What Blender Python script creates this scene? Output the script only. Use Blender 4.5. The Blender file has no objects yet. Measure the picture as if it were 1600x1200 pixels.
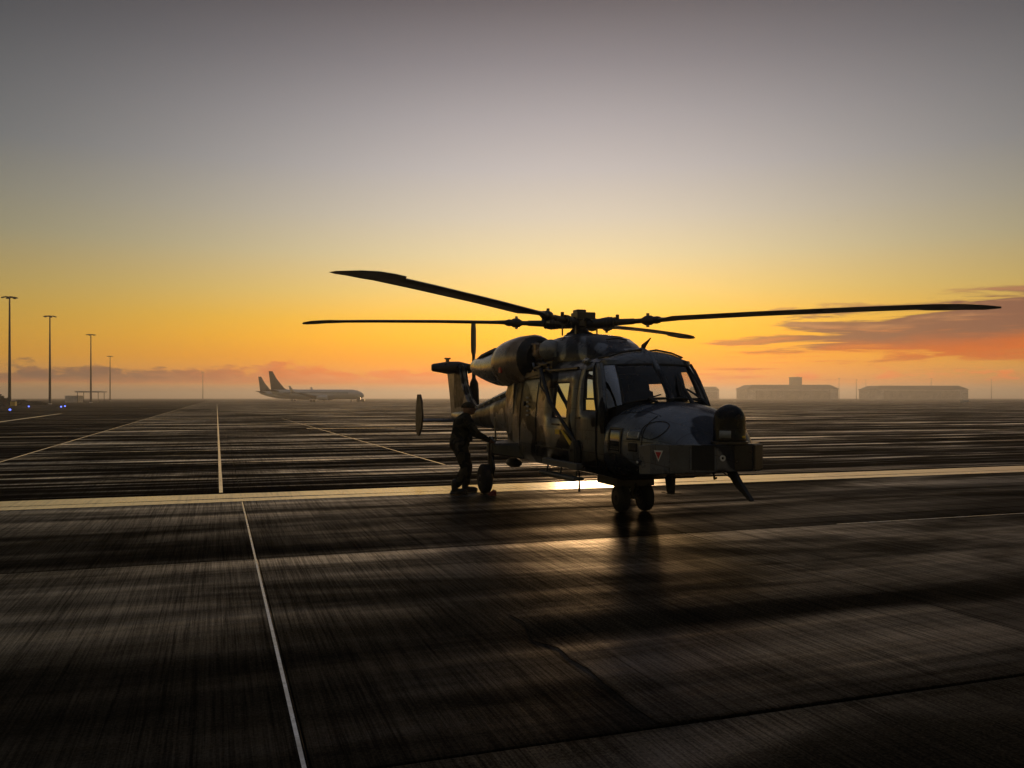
import bpy, bmesh, math, random
from mathutils import Vector, Matrix
random.seed(7)
R = math.radians
sc = bpy.context.scene
col = sc.collection

# ------------------------------------------------------------------ camera
CAM_H, FPX, HOR = 1.713, 1329.0, 621.8
cam_d = bpy.data.cameras.new('camera')
cam_d.sensor_width = 36.0
cam_d.lens = FPX / 1600.0 * 36.0
cam_d.shift_y = (HOR - 600.0) / 1600.0
cam_d.clip_start, cam_d.clip_end = 0.1, 9000.0
cam = bpy.data.objects.new('camera', cam_d)
cam.location = (0, 0, CAM_H)
cam.rotation_euler = (R(90), 0, 0)
col.objects.link(cam)
sc.camera = cam

# ------------------------------------------------------------------ exposure
sc.render.engine = 'CYCLES'
sc.cycles.use_denoising = True
sc.cycles.max_bounces = 6
sc.cycles.volume_bounces = 1
sc.cycles.transparent_max_bounces = 12
sc.cycles.sample_clamp_indirect = 4.0
sc.view_settings.view_transform = 'Standard'
sc.view_settings.look = 'None'
sc.view_settings.exposure = 0.0
sc.view_settings.gamma = 1.0
sc.view_settings.use_curve_mapping = False

# ------------------------------------------------------------------ sun
SUN_AZ, SUN_EL = 6.0, 4.0        # degrees, azimuth measured from +Y towards +X
sd = Vector((math.sin(R(SUN_AZ)) * math.cos(R(SUN_EL)), math.cos(R(SUN_AZ)) * math.cos(R(SUN_EL)), math.sin(R(SUN_EL))))
sun_d = bpy.data.lights.new('sun', 'SUN')
sun_d.energy = .8
sun_d.angle = R(6.0)
sun_d.color = (1.0, 0.62, 0.30)
sun = bpy.data.objects.new('sun', sun_d)
sun.rotation_euler = (-sd).to_track_quat('-Z', 'Y').to_euler()
sun.location = (0, 0, 60)
col.objects.link(sun)

# ------------------------------------------------------------------ world
world = bpy.data.worlds.new('World')
sc.world = world
world.use_nodes = True


class NT:
    """small helper for building node trees"""
    def __init__(s, tree):
        s.t = tree

    def n(s, typ, **kw):
        x = s.t.nodes.new(typ)
        for k, v in kw.items():
            setattr(x, k, v)
        return x

    def put(s, sock, v):
        if isinstance(v, bpy.types.NodeSocket):
            s.t.links.new(v, sock)
        elif v is not None:
            if sock.type == 'RGBA' and not isinstance(v, (int, float)) and len(v) == 3:
                v = (*v, 1)
            sock.default_value = v

    def m(s, op, a, b=None, c=None, clamp=False):
        x = s.n('ShaderNodeMath', operation=op, use_clamp=clamp)
        s.put(x.inputs[0], a)
        if b is not None:
            s.put(x.inputs[1], b)
        if c is not None:
            s.put(x.inputs[2], c)
        return x.outputs[0]

    def mr(s, v, a, b, c=0.0, d=1.0, smooth=True):
        x = s.n('ShaderNodeMapRange', interpolation_type='SMOOTHSTEP' if smooth else 'LINEAR')
        for i, q in enumerate((v, a, b, c, d)):
            s.put(x.inputs[i], q)
        return x.outputs[0]

    def mix(s, f, a, b, blend='MIX'):
        x = s.n('ShaderNodeMix', data_type='RGBA', blend_type=blend)
        s.put(x.inputs[0], f)
        s.put(x.inputs[6], a)
        s.put(x.inputs[7], b)
        return x.outputs[2]

    def vec(s, x, y, z=0.0):
        c = s.n('ShaderNodeCombineXYZ')
        s.put(c.inputs[0], x); s.put(c.inputs[1], y); s.put(c.inputs[2], z)
        return c.outputs[0]

    def noise(s, vec, scale, detail=4.0, rough=0.55, dist=0.0):
        x = s.n('ShaderNodeTexNoise')
        if vec is not None:
            s.put(x.inputs['Vector'], vec)
        x.inputs['Scale'].default_value = scale
        x.inputs['Detail'].default_value = detail
        x.inputs['Roughness'].default_value = rough
        x.inputs['Distortion'].default_value = dist
        return x.outputs[0]

    def ramp(s, v, stops, interp='LINEAR'):
        x = s.n('ShaderNodeValToRGB')
        s.put(x.inputs[0], v)
        cr = x.color_ramp
        cr.interpolation = interp
        while len(cr.elements) > 1:
            cr.elements.remove(cr.elements[-1])
        for i, (p, c) in enumerate(stops):
            e = cr.elements[0] if i == 0 else cr.elements.new(p)
            e.position = p
            e.color = (*c, 1)
        return x.outputs[0]


def build_world():
    w = NT(world.node_tree)
    world.node_tree.nodes.clear()
    tc = w.n('ShaderNodeTexCoord')
    sep = w.n('ShaderNodeSeparateXYZ')
    w.put(sep.inputs[0], tc.outputs['Generated'])
    X, Y, Z = sep.outputs
    el = w.m('MULTIPLY', w.m('ARCSINE', w.m('MINIMUM', w.m('MAXIMUM', Z, -1.0), 1.0)), 57.2958)
    az = w.m('MULTIPLY', w.m('ARCTAN2', X, Y), 57.2958)
    # glow side of the sky, by elevation (0 to 90 degrees)
    def stops(lst):
        return [(e / 60.0, c) for e, c in lst]
    t = w.m('DIVIDE', el, 60.0, clamp=True)
    glow = w.ramp(t, stops([
        (0, (.92, .50, .30)), (.45, (.95, .48, .26)), (.95, (1.35, .38, .04)), (2.6, (1.45, .47, .0)), (4.0, (1.45, .62, .0)),
        (5.2, (1.32, .68, .04)), (7.0, (1.08, .72, .20)), (9.5, (.86, .70, .40)), (12, (.70, .62, .50)),
        (15, (.55, .51, .50)), (18, (.42, .39, .405)), (21.4, (.27, .248, .268)), (25, (.145, .128, .14)), (35, (.10, .10, .12)), (60, (.10, .112, .145))]))
    back = w.ramp(t, stops([
        (0, (.40, .24, .12)), (2.5, (.52, .29, .035)), (6, (.36, .26, .07)), (10, (.185, .18, .12)), (15, (.085, .097, .10)),
        (25, (.026, .028, .032)), (35, (.05, .055, .066)), (60, (.10, .112, .145))]))
    d = w.m('DIVIDE', w.m('SUBTRACT', az, 3.0), 27.0)
    g = w.m('EXPONENT', w.m('MULTIPLY', w.m('MULTIPLY', d, d), -1.0))
    sky = w.mix(g, back, glow)
    # broken cumulus low along the horizon
    lump = w.noise(w.vec(w.m('MULTIPLY', az, .36), w.m('MULTIPLY', el, 1.25), 3.7), 1.0, 6.0, .60)
    fine = w.noise(w.vec(w.m('MULTIPLY', az, .75), w.m('MULTIPLY', el, 2.6), 2.0), 1.0, 5.0, .6)
    left = w.mr(az, 20, -4)
    win = w.m('MULTIPLY', w.mr(el, .75, 1.05), w.mr(el, 2.9, 1.3))
    den = w.m('ADD', w.m('ADD', lump, w.m('MULTIPLY', win, .42)), w.m('ADD', w.m('MULTIPLY', left, .14), w.m('MULTIPLY', fine, .12)))
    bank = w.m('MULTIPLY', w.m('MULTIPLY', w.mr(den, .95, 1.06), .92), w.mr(win, .0, .12))
    warm = w.mr(az, -27, -9)
    bcol = w.mix(warm, (.19, .085, .062), (1.15, .22, .02))
    bcol = w.mix(w.m('MULTIPLY', w.mr(fine, .45, .62), .6), bcol, w.mix(warm, (.42, .16, .06), (1.2, .36, .10)))
    bcol = w.mix(w.m('MULTIPLY', w.mr(el, 1.35, .8), .6), bcol, (1.0, .27, .05))
    sky = w.mix(bank, sky, bcol)
    # the streaked cloud to the right
    wob = w.m('MULTIPLY', w.m('SUBTRACT', w.noise(w.vec(w.m('MULTIPLY', az, .16), w.m('MULTIPLY', el, .7), 9.0), 1.0, 3.0), .5), 1.2)
    slope = w.m('SUBTRACT', w.m('ADD', el, wob), w.m('ADD', w.m('MULTIPLY', w.m('SUBTRACT', az, 27.0), .035), 4.15))
    a2 = w.m('DIVIDE', w.m('SUBTRACT', az, 33.0), 19.0)
    e2 = w.m('DIVIDE', slope, 2.3)
    ell = w.m('SQRT', w.m('ADD', w.m('MULTIPLY', a2, a2), w.m('MULTIPLY', e2, e2)))
    n3 = w.noise(w.vec(w.m('MULTIPLY', az, .13), w.m('MULTIPLY', el, 1.5), 5.0), 1.0, 6.0, .6, .4)
    cov = w.mr(w.m('SUBTRACT', w.m('ADD', n3, .18), w.m('MULTIPLY', ell, .52)), .20, .33)
    ccol = w.mix(w.mr(slope, -1.25, -.15), (.72, .10, .0), (.21, .070, .058))
    ccol = w.mix(w.mr(n3, .50, .66), ccol, w.mix(w.mr(slope, -.6, .8), (.70, .15, .015), (.46, .19, .09)))
    sky = w.mix(w.m('MULTIPLY', cov, .93), sky, ccol)
    # thin streaks under it
    n4 = w.noise(w.vec(w.m('MULTIPLY', az, .11), w.m('MULTIPLY', el, 5.5), 1.0), 1.0, 3.0, .5)
    st = w.m('MULTIPLY', w.mr(n4, .60, .68), w.m('MULTIPLY', w.mr(az, 6, 18), w.m('MULTIPLY', w.mr(el, .8, 1.4), w.mr(el, 3.2, 2.4))))
    sky = w.mix(w.m('MULTIPLY', st, .8), sky, (.70, .13, .015))
    # the clear-air sky itself
    ni = w.n('ShaderNodeTexSky', sky_type='NISHITA', sun_disc=False)
    ni.sun_elevation = R(SUN_EL)
    ni.sun_rotation = R(SUN_AZ)
    ni.dust_density = 3.0
    hs = w.n('ShaderNodeVectorMath', operation='SCALE')
    w.put(hs.inputs[0], ni.outputs[0]); hs.inputs['Scale'].default_value = 0.06
    sky = w.mix(0.06, sky, hs.outputs[0])
    bg = w.n('ShaderNodeBackground')
    w.put(bg.inputs[0], sky)
    bg.inputs[1].default_value = 1.0
    out = w.n('ShaderNodeOutputWorld')
    w.t.links.new(bg.outputs[0], out.inputs[0])


build_world()

# ------------------------------------------------------------------ mesh helpers


class MB:
    def __init__(s):
        s.v, s.f = [], []

    def add(s, vs, fs):
        o = len(s.v)
        s.v += [tuple(p) for p in vs]
        s.f += [tuple(i + o for i in f) for f in fs]
        return s

    def box(s, c, d, M=None, taper=1.0):
        hx, hy, hz = d[0] / 2, d[1] / 2, d[2] / 2
        vs = []
        for z in (-1, 1):
            k = taper if z > 0 else 1.0
            for x, y in ((-1, -1), (1, -1), (1, 1), (-1, 1)):
                p = Vector((x * hx * k, y * hy * k, z * hz))
                if M is not None:
                    p = M @ p
                vs.append(p + Vector(c))
        return s.add(vs, [(3, 2, 1, 0), (4, 5, 6, 7), (0, 1, 5, 4), (1, 2, 6, 5), (2, 3, 7, 6), (3, 0, 4, 7)])

    def loft(s, rings, cap0=True, cap1=True, closed=True):
        n = len(rings[0])
        vs = [p for r in rings for p in r]
        fs = []
        for i in range(len(rings) - 1):
            for j in range(n if closed else n - 1):
                k = (j + 1) % n
                fs.append((i * n + j, i * n + k, (i + 1) * n + k, (i + 1) * n + j))
        if cap0:
            fs.append(tuple(range(n))[::-1])
        if cap1:
            fs.append(tuple((len(rings) - 1) * n + j for j in range(n)))
        return s.add(vs, fs)

    def tube(s, path, r, n=8, flat=1.0, up=None):
        path = [Vector(p) for p in path]
        rs = r if isinstance(r, (list, tuple)) else [r] * len(path)
        rings = []
        u = None
        for i, p in enumerate(path):
            t = (path[min(i + 1, len(path) - 1)] - path[max(i - 1, 0)]).normalized()
            if u is None:
                a = Vector(up) if up else (Vector((0, 0, 1)) if abs(t.z) < .9 else Vector((1, 0, 0)))
                u = (a - t * a.dot(t)).normalized()
            else:
                u = (u - t * u.dot(t)).normalized()
            w = t.cross(u)
            rings.append([p + u * math.cos(2 * math.pi * k / n) * rs[i] * flat + w * math.sin(2 * math.pi * k / n) * rs[i] for k in range(n)])
        return s.loft(rings)

    def lathe(s, base, axis, prof, n=24):
        axis = Vector(axis).normalized()
        a = Vector((0, 0, 1)) if abs(axis.z) < .9 else Vector((1, 0, 0))
        u = (a - axis * a.dot(axis)).normalized()
        w = axis.cross(u)
        rings = [[Vector(base) + axis * t + (u * math.cos(2 * math.pi * k / n) + w * math.sin(2 * math.pi * k / n)) * max(r, 1e-4) for k in range(n)] for t, r in prof]
        return s.loft(rings)

    def ball(s, c, r, n=16, m=10, z0=-1.0, z1=1.0):
        r = r if isinstance(r, (tuple, list)) else (r, r, r)
        a0, a1 = math.asin(z0), math.asin(z1)
        rings = []
        for i in range(m + 1):
            a = a0 + (a1 - a0) * i / m
            cr = max(math.cos(a), 1e-3)
            rings.append([Vector(c) + Vector((r[0] * cr * math.cos(2 * math.pi * k / n), r[1] * cr * math.sin(2 * math.pi * k / n), r[2] * math.sin(a))) for k in range(n)])
        return s.loft(rings)

    def prism(s, poly, z0, z1):
        """poly of (x, y); z0/z1 numbers or lists per vertex"""
        n = len(poly)
        a = z0 if isinstance(z0, (list, tuple)) else [z0] * n
        b = z1 if isinstance(z1, (list, tuple)) else [z1] * n
        return s.loft([[(p[0], p[1], a[i]) for i, p in enumerate(poly)], [(p[0], p[1], b[i]) for i, p in enumerate(poly)]])

    def sprism(s, poly, y0, y1):
        """side-view polygon of (x, z) extruded in y"""
        return s.loft([[(p[0], y0, p[1]) for p in poly], [(p[0], y1, p[1]) for p in poly]])

    def mirror(s):
        vs = [(x, -y, z) for x, y, z in s.v]
        m = MB()
        return m.add(vs, [f[::-1] for f in s.f])

    def mesh(s, name, mat, smooth=None):
        me = bpy.data.meshes.new(name)
        me.from_pydata(s.v, [], s.f)
        bm = bmesh.new()
        bm.from_mesh(me)
        bmesh.ops.recalc_face_normals(bm, faces=bm.faces)
        bm.to_mesh(me)
        bm.free()
        if mat is not None:
            me.materials.append(mat)
        if smooth is not None:
            for p in me.polygons:
                p.use_smooth = True
            me.set_sharp_from_angle(angle=R(smooth))
        return me

    def build(s, name, mat, parent=None, smooth=None, loc=None, rz=0.0):
        return link(name, s.mesh(name, mat, smooth), parent, loc, rz)


def link(name, me, parent=None, loc=None, rz=0.0):
    o = bpy.data.objects.new(name, me)
    col.objects.link(o)
    if parent is not None:
        o.parent = parent
    if loc is not None:
        o.location = loc
    if rz:
        o.rotation_euler = (0, 0, rz)
    return o


def thing(name, label, cat, loc=(0, 0, 0), rz=0.0, group=None):
    o = bpy.data.objects.new(name, None)
    o.empty_display_size = .3
    col.objects.link(o)
    o.location = loc
    o.rotation_euler = (0, 0, rz)
    return tag(o, label, cat, group)


def tag(o, label, cat=None, group=None, kind=None):
    o['label'] = label
    if cat:
        o['category'] = cat
    if group:
        o['group'] = group
    if kind:
        o['kind'] = kind
    return o


def copy_tree(o, parent=None):
    c = o.copy()
    col.objects.link(c)
    c.parent = parent
    for ch in list(o.children):
        copy_tree(ch, c)
    return c


def bevel(o, w, seg=2):
    b = o.modifiers.new('bevel', 'BEVEL')
    b.width = w
    b.segments = seg
    b.limit_method = 'ANGLE'
    b.angle_limit = R(35)
    return o


# ------------------------------------------------------------------ materials
def new_mat(name):
    m = bpy.data.materials.new(name)
    m.use_nodes = True
    t = NT(m.node_tree)
    b = m.node_tree.nodes['Principled BSDF']
    return m, t, b


def simple(name, c, rough=.5, metal=0.0, spec=.5, var=.25, scale=6.0, bump=0.0, coord='Object', emit=None, es=0.0):
    m, t, b = new_mat(name)
    tc = t.n('ShaderNodeTexCoord')
    v = tc.outputs[coord]
    n = t.noise(v, scale, 5.0, .6)
    n2 = t.noise(v, scale * 7, 3.0, .6)
    f = t.m('ADD', t.m('MULTIPLY', n, .7), t.m('MULTIPLY', n2, .3))
    lo = tuple(x * (1 - var) for x in c)
    hi = tuple(min(1, x * (1 + var)) for x in c)
    t.put(b.inputs['Base Color'], t.mix(t.mr(f, .3, .7), lo, hi))
    t.put(b.inputs['Roughness'], t.mr(n, .25, .75, max(.02, rough - .09), min(1, rough + .09)))
    b.inputs['Metallic'].default_value = metal
    b.inputs['Specular IOR Level'].default_value = spec
    if bump:
        bp = t.n('ShaderNodeBump')
        bp.inputs['Strength'].default_value = bump
        bp.inputs['Distance'].default_value = .01
        t.put(bp.inputs['Height'], f)
        t.put(b.inputs['Normal'], bp.outputs[0])
    if emit:
        b.inputs['Emission Color'].default_value = (*emit, 1)
        b.inputs['Emission Strength'].default_value = es
    return m


def camo_mat(name, light, dark, scale=1.15, thr=.50, rough=.36, panels=True):
    """matt two-tone camouflage paint with wear, streaks and slightly wavy skin"""
    m, t, b = new_mat(name)
    tc = t.n('ShaderNodeTexCoord')
    v = tc.outputs['Object']
    n = t.noise(v, scale, 2.0, .45, .6)
    f = t.mr(n, thr - .012, thr + .012)
    grime = t.noise(v, 5.0, 6.0, .65)
    mp = t.n('ShaderNodeMapping')
    mp.inputs['Scale'].default_value = (9, 9, 1.2)
    t.put(mp.inputs[0], v)
    run = t.noise(mp.outputs[0], 1.0, 4.0, .6)
    c = t.mix(f, light, dark)
    sv = t.n('ShaderNodeSeparateXYZ')
    t.put(sv.inputs[0], v)
    bk = t.n('ShaderNodeTexBrick')
    t.put(bk.inputs['Vector'], t.vec(sv.outputs[0], t.m('ADD', sv.outputs[2], t.m('MULTIPLY', sv.outputs[1], .35)), 0.0))
    bk.inputs['Scale'].default_value = 1.0
    bk.inputs['Mortar Size'].default_value = .006
    bk.inputs['Mortar Smooth'].default_value = .2
    bk.inputs['Brick Width'].default_value = .47
    bk.inputs['Row Height'].default_value = .31
    bk.offset = .37
    bk.inputs['Color1'].default_value = (.85, .85, .85, 1)
    bk.inputs['Color2'].default_value = (1.15, 1.15, 1.15, 1)
    bk.inputs['Mortar'].default_value = (.35, .35, .35, 1)
    c = t.mix(1.0 if panels else 0.0, c, bk.outputs[0], 'MULTIPLY')
    c = t.mix(t.m('MULTIPLY', t.mr(grime, .5, .75), .45), c, (.016, .015, .013))
    c = t.mix(t.m('MULTIPLY', t.mr(run, .56, .75), .35), c, (.10, .092, .08))
    t.put(b.inputs['Base Color'], c)
    t.put(b.inputs['Roughness'], t.mr(grime, .3, .7, rough - .1, rough + .14))
    t.put(b.inputs['Specular IOR Level'], t.mr(f, 0, 1, .75, .16, False))
    t.put(b.inputs['Coat Weight'], t.mr(f, 0, 1, .4, .0, False))
    b.inputs['Coat Roughness'].default_value = .25
    wav = t.noise(v, 2.2, 2.0, .5)
    bp = t.n('ShaderNodeBump')
    bp.inputs['Strength'].default_value = .35
    bp.inputs['Distance'].default_value = .02
    t.put(bp.inputs['Height'], t.m('ADD', wav, t.m('MULTIPLY', grime, .06)))
    t.put(b.inputs['Normal'], bp.outputs[0])
    return m


def glass_mat(name, refl, tint, rough=.02, fk=1.0):
    """clear or coated pane: reflection over a tinted view through"""
    m, t, b = new_mat(name)
    t.t.nodes.remove(b)
    out = [n for n in t.t.nodes if n.type == 'OUTPUT_MATERIAL'][0]
    lw = t.n('ShaderNodeLayerWeight')
    lw.inputs[0].default_value = .5
    frs = t.m('ADD', t.m('MULTIPLY', t.m('POWER', lw.outputs['Facing'], 4.0), .92), .06)
    tr = t.n('ShaderNodeBsdfTransparent')
    tr.inputs[0].default_value = (*tint, 1)
    gl = t.n('ShaderNodeBsdfGlossy')
    gl.inputs['Roughness'].default_value = rough
    gl.inputs['Color'].default_value = (.95, .95, .95, 1)
    mx = t.n('ShaderNodeMixShader')
    tc = t.n('ShaderNodeTexCoord')
    sm = t.noise(tc.outputs['Object'], 9.0, 4.0)
    t.put(mx.inputs[0], t.m('ADD', t.m('MULTIPLY', frs, fk), t.m('ADD', refl, t.m('MULTIPLY', sm, .03)), clamp=True))
    t.t.links.new(tr.outputs[0], mx.inputs[1])
    t.t.links.new(gl.outputs[0], mx.inputs[2])
    t.t.links.new(mx.outputs[0], out.inputs[0])
    return m


GANG = R(19.14)     # the apron's joints run 19 degrees off the camera axis


def ground_mat(name, base, slabs, gloss=1.0, streak=1.0, bays=True):
    """damp broom-finished concrete; coordinates follow the apron's joints"""
    m, t, b = new_mat(name)
    t.t.nodes.remove(b)
    out = [n_ for n_ in t.t.nodes if n_.type == 'OUTPUT_MATERIAL'][0]
    geo = t.n('ShaderNodeNewGeometry')
    mp = t.n('ShaderNodeMapping')
    mp.inputs['Rotation'].default_value = (0, 0, -GANG)
    t.put(mp.inputs[0], geo.outputs['Position'])
    sep = t.n('ShaderNodeSeparateXYZ')
    t.put(sep.inputs[0], mp.outputs[0])
    U, V = sep.outputs[0], sep.outputs[1]          # U across, V along the brush strokes
    oi = t.n('ShaderNodeObjectInfo')
    rnd = oi.outputs['Random'] if slabs else t.m('MULTIPLY', 1.0, .5)
    off = t.m('MULTIPLY', rnd, 37.0)
    film_c = .55
    broom = t.noise(t.vec(t.m('MULTIPLY', U, 58.0), t.m('MULTIPLY', V, .85), off), 1.0, 5.0, .75)
    broom2 = t.noise(t.vec(t.m('MULTIPLY', U, 5.0), t.m('MULTIPLY', V, .10), off), 1.0, 3.0, .6)
    swell = t.noise(t.vec(t.m('MULTIPLY', U, .05), t.m('MULTIPLY', V, .55), 4.0), 1.0, 4.0, .62)
    wet = t.noise(t.vec(t.m('MULTIPLY', U, .12), t.m('MULTIPLY', V, .38), 8.0), 1.0, 5.0, .6, .5)
    film = t.noise(t.vec(t.m('MULTIPLY', U, .035), t.m('MULTIPLY', V, .95), 3.0), 1.0, 5.0, .66)
    film = t.m('ADD', t.m('MULTIPLY', film, streak), film_c * (1 - streak))
    grit = t.noise(t.vec(t.m('MULTIPLY', U, 55.0), t.m('MULTIPLY', V, 55.0), 0.0), 1.0, 2.0, .7)
    stain = t.noise(t.vec(t.m('MULTIPLY', U, .5), t.m('MULTIPLY', V, .5), 2.0), 1.0, 6.0, .65, .3)
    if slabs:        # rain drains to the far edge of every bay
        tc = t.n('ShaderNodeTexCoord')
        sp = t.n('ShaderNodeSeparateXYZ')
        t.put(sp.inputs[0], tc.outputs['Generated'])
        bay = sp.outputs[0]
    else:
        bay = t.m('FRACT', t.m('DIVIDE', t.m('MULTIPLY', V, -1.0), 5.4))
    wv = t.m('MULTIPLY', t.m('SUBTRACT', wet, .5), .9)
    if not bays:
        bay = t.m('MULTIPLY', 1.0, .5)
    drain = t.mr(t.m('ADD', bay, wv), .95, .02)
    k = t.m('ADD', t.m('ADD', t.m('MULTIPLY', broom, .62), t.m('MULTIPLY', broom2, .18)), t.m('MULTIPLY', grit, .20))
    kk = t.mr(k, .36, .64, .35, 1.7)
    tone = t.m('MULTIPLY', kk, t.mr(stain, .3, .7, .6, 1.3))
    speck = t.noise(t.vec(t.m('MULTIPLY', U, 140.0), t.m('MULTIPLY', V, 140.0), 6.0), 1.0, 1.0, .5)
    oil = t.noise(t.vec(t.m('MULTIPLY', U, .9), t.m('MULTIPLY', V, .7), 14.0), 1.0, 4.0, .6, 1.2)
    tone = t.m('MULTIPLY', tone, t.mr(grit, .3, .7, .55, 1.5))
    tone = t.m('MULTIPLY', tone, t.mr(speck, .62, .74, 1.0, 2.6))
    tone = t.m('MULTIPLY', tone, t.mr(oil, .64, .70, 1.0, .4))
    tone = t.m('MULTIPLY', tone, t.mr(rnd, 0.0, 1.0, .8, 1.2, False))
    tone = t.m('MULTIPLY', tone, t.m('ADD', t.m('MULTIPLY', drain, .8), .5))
    c = t.n('ShaderNodeVectorMath', operation='SCALE')
    c.inputs[0].default_value = base
    t.put(c.inputs['Scale'], tone)
    h = t.m('ADD', t.m('MULTIPLY', broom, .0035), t.m('MULTIPLY', swell, .07 * (.3 + .7 * streak)))
    h = t.m('ADD', h, t.m('MULTIPLY', grit, .0008))
    bp = t.n('ShaderNodeBump')
    bp.inputs['Strength'].default_value = 1.0
    bp.inputs['Distance'].default_value = 1.0
    t.put(bp.inputs['Height'], h)
    df = t.n('ShaderNodeBsdfDiffuse')
    t.put(df.inputs[0], c.outputs[0])
    t.put(df.inputs['Normal'], bp.outputs[0])
    gl = t.n('ShaderNodeBsdfGlossy')
    gl.inputs[0].default_value = (1.0, .95, .88, 1)
    t.put(gl.inputs['Roughness'], t.mr(film, .4, .65, .50, .26))
    t.put(gl.inputs['Normal'], bp.outputs[0])
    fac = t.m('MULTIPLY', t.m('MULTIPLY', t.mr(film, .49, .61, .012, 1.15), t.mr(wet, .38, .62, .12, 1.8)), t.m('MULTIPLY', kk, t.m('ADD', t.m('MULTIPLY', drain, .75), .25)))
    lw = t.n('ShaderNodeLayerWeight')
    lw.inputs[0].default_value = .5
    graze = t.m('ADD', t.m('MULTIPLY', t.m('POWER', lw.outputs['Facing'], 4.5), .95), .05)
    mx = t.n('ShaderNodeMixShader')
    t.put(mx.inputs[0], t.m('MULTIPLY', t.m('MULTIPLY', fac, graze), gloss, clamp=True))
    t.t.links.new(df.outputs[0], mx.inputs[1])
    t.t.links.new(gl.outputs[0], mx.inputs[2])
    t.t.links.new(mx.outputs[0], out.inputs[0])
    return m


def paint_mat(name, c, wear=.5):
    m, t, b = new_mat(name)
    geo = t.n('ShaderNodeNewGeometry')
    mp = t.n('ShaderNodeMapping')
    mp.inputs['Rotation'].default_value = (0, 0, -GANG)
    t.put(mp.inputs[0], geo.outputs['Position'])
    n = t.noise(mp.outputs[0], 3.0, 6.0, .7)
    n2 = t.noise(mp.outputs[0], .5, 3.0, .6)
    mp2 = t.n('ShaderNodeMapping')
    mp2.inputs['Scale'].default_value = (14, .3, 1)
    t.put(mp2.inputs[0], mp.outputs[0])
    br = t.noise(mp2.outputs[0], 1.0, 3.0, .6)
    w = t.mr(t.m('ADD', t.m('MULTIPLY', n, .5), t.m('MULTIPLY', br, .5)), wear - .05, wear + .16)
    t.put(b.inputs['Base Color'], t.mix(t.m('MULTIPLY', w, .7), c, (.06, .05, .035)))
    t.put(b.inputs['Roughness'], t.mr(n2, .3, .7, .25, .42))
    b.inputs['Specular IOR Level'].default_value = .9
    b.inputs['Coat Weight'].default_value = .8
    b.inputs['Coat Roughness'].default_value = .22
    bp = t.n('ShaderNodeBump')
    bp.inputs['Strength'].default_value = .6
    bp.inputs['Distance'].default_value = .01
    t.put(bp.inputs['Height'], br)
    t.put(b.inputs['Normal'], bp.outputs[0])
    return m


M = {}
M['camo'] = camo_mat('camo_paint', (.115, .105, .085), (.008, .008, .009))
M['camo_nose'] = camo_mat('camo_nose_paint', (.085, .10, .125), (.022, .027, .04), 1.0, .54, .30)
M['dark'] = simple('dark_green_black_paint', (.018, .018, .020), .34, bump=.1)
M['black'] = simple('black_rubbery_black', (.008, .008, .008), .6)
M['rubber'] = simple('tyre_rubber', (.012, .012, .012), .75, bump=.3, scale=20)
M['grey'] = simple('grey_panel_paint', (.085, .088, .088), .45, bump=.15)
M['lightgrey'] = simple('pale_grey_panel', (.30, .32, .31), .5)
M['metal'] = simple('worn_steel', (.22, .21, .20), .35, 1.0)
M['darkmetal'] = simple('dark_steel', (.07, .065, .06), .4, .8, bump=.1)
M['exhaust'] = simple('heat_stained_metal', (.26, .25, .24), .28, .9, scale=3.0)
M['nacelle'] = simple('nacelle_paint', (.33, .25, .18), .30, .45, scale=4.0, bump=.1)
M['blade'] = simple('rotor_blade_skin', (.028, .027, .027), .4, scale=3.0)
M['cabin'] = simple('dark_cabin_lining', (.012, .012, .013), .8)
M['yellow'] = simple('yellow_marking', (.95, .60, .05), .5, var=.15, scale=20)
M['red'] = simple('red_marking', (.55, .03, .03), .5, var=.1)
M['white'] = simple('white_marking', (.75, .74, .70), .5, var=.08)
M['turret'] = simple('turret_black', (.006, .006, .007), .3, spec=.22)
M['endplate'] = simple('brown_black_plate_paint', (.03, .024, .018), .5)
M['dome'] = simple('pale_intake_skin', (.30, .30, .29), .32, .3, scale=5)
M['foil'] = simple('crinkled_silver_sheet', (.50, .51, .52), .30, .7, scale=14, bump=1.0)
M['glass_wind'] = glass_mat('windscreen_glass', -.03, (.80, .82, .82), .02, .8)
M['glass_clear'] = glass_mat('clear_side_glass', .02, (.85, .83, .80))
M['glass_coat'] = glass_mat('coated_door_glass', .80, (.25, .25, .25))
M['glass_quarter'] = glass_mat('curved_quarter_glass', .30, (.7, .72, .72))
M['glass_dark'] = glass_mat('dark_lower_glass', .10, (.05, .05, .05))
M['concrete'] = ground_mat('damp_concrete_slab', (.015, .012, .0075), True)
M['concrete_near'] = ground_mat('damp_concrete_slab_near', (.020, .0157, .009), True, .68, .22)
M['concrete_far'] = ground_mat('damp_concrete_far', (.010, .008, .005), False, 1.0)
M['asphalt'] = ground_mat('damp_asphalt', (.008, .007, .006), False, .25)
M['joint'] = simple('joint_filler', (.012, .011, .010), .8, coord='Object')
M['seal'] = simple('pale_joint_sealant', (.90, .82, .62), .25, spec=.8, var=.6, scale=2.0)
M['line'] = paint_mat('worn_yellow_paint', (.95, .66, .25))
M['line_white'] = paint_mat('worn_white_paint', (.85, .80, .68))

# ------------------------------------------------------------------ ground
HX, HY, HA = 1.171, 14.75, -(math.pi / 2 - GANG)      # helicopter's mast foot on the apron and its heading
FWD = Vector((math.cos(HA), math.sin(HA), 0))
PORT = Vector((-math.sin(HA), math.cos(HA), 0))


def ap(s, l, z=0.0):
    """apron coordinates (s along the helicopter's heading, l to its left) to world"""
    p = Vector((HX, HY, 0)) + FWD * s + PORT * l
    return Vector((p.x, p.y, z))


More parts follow.
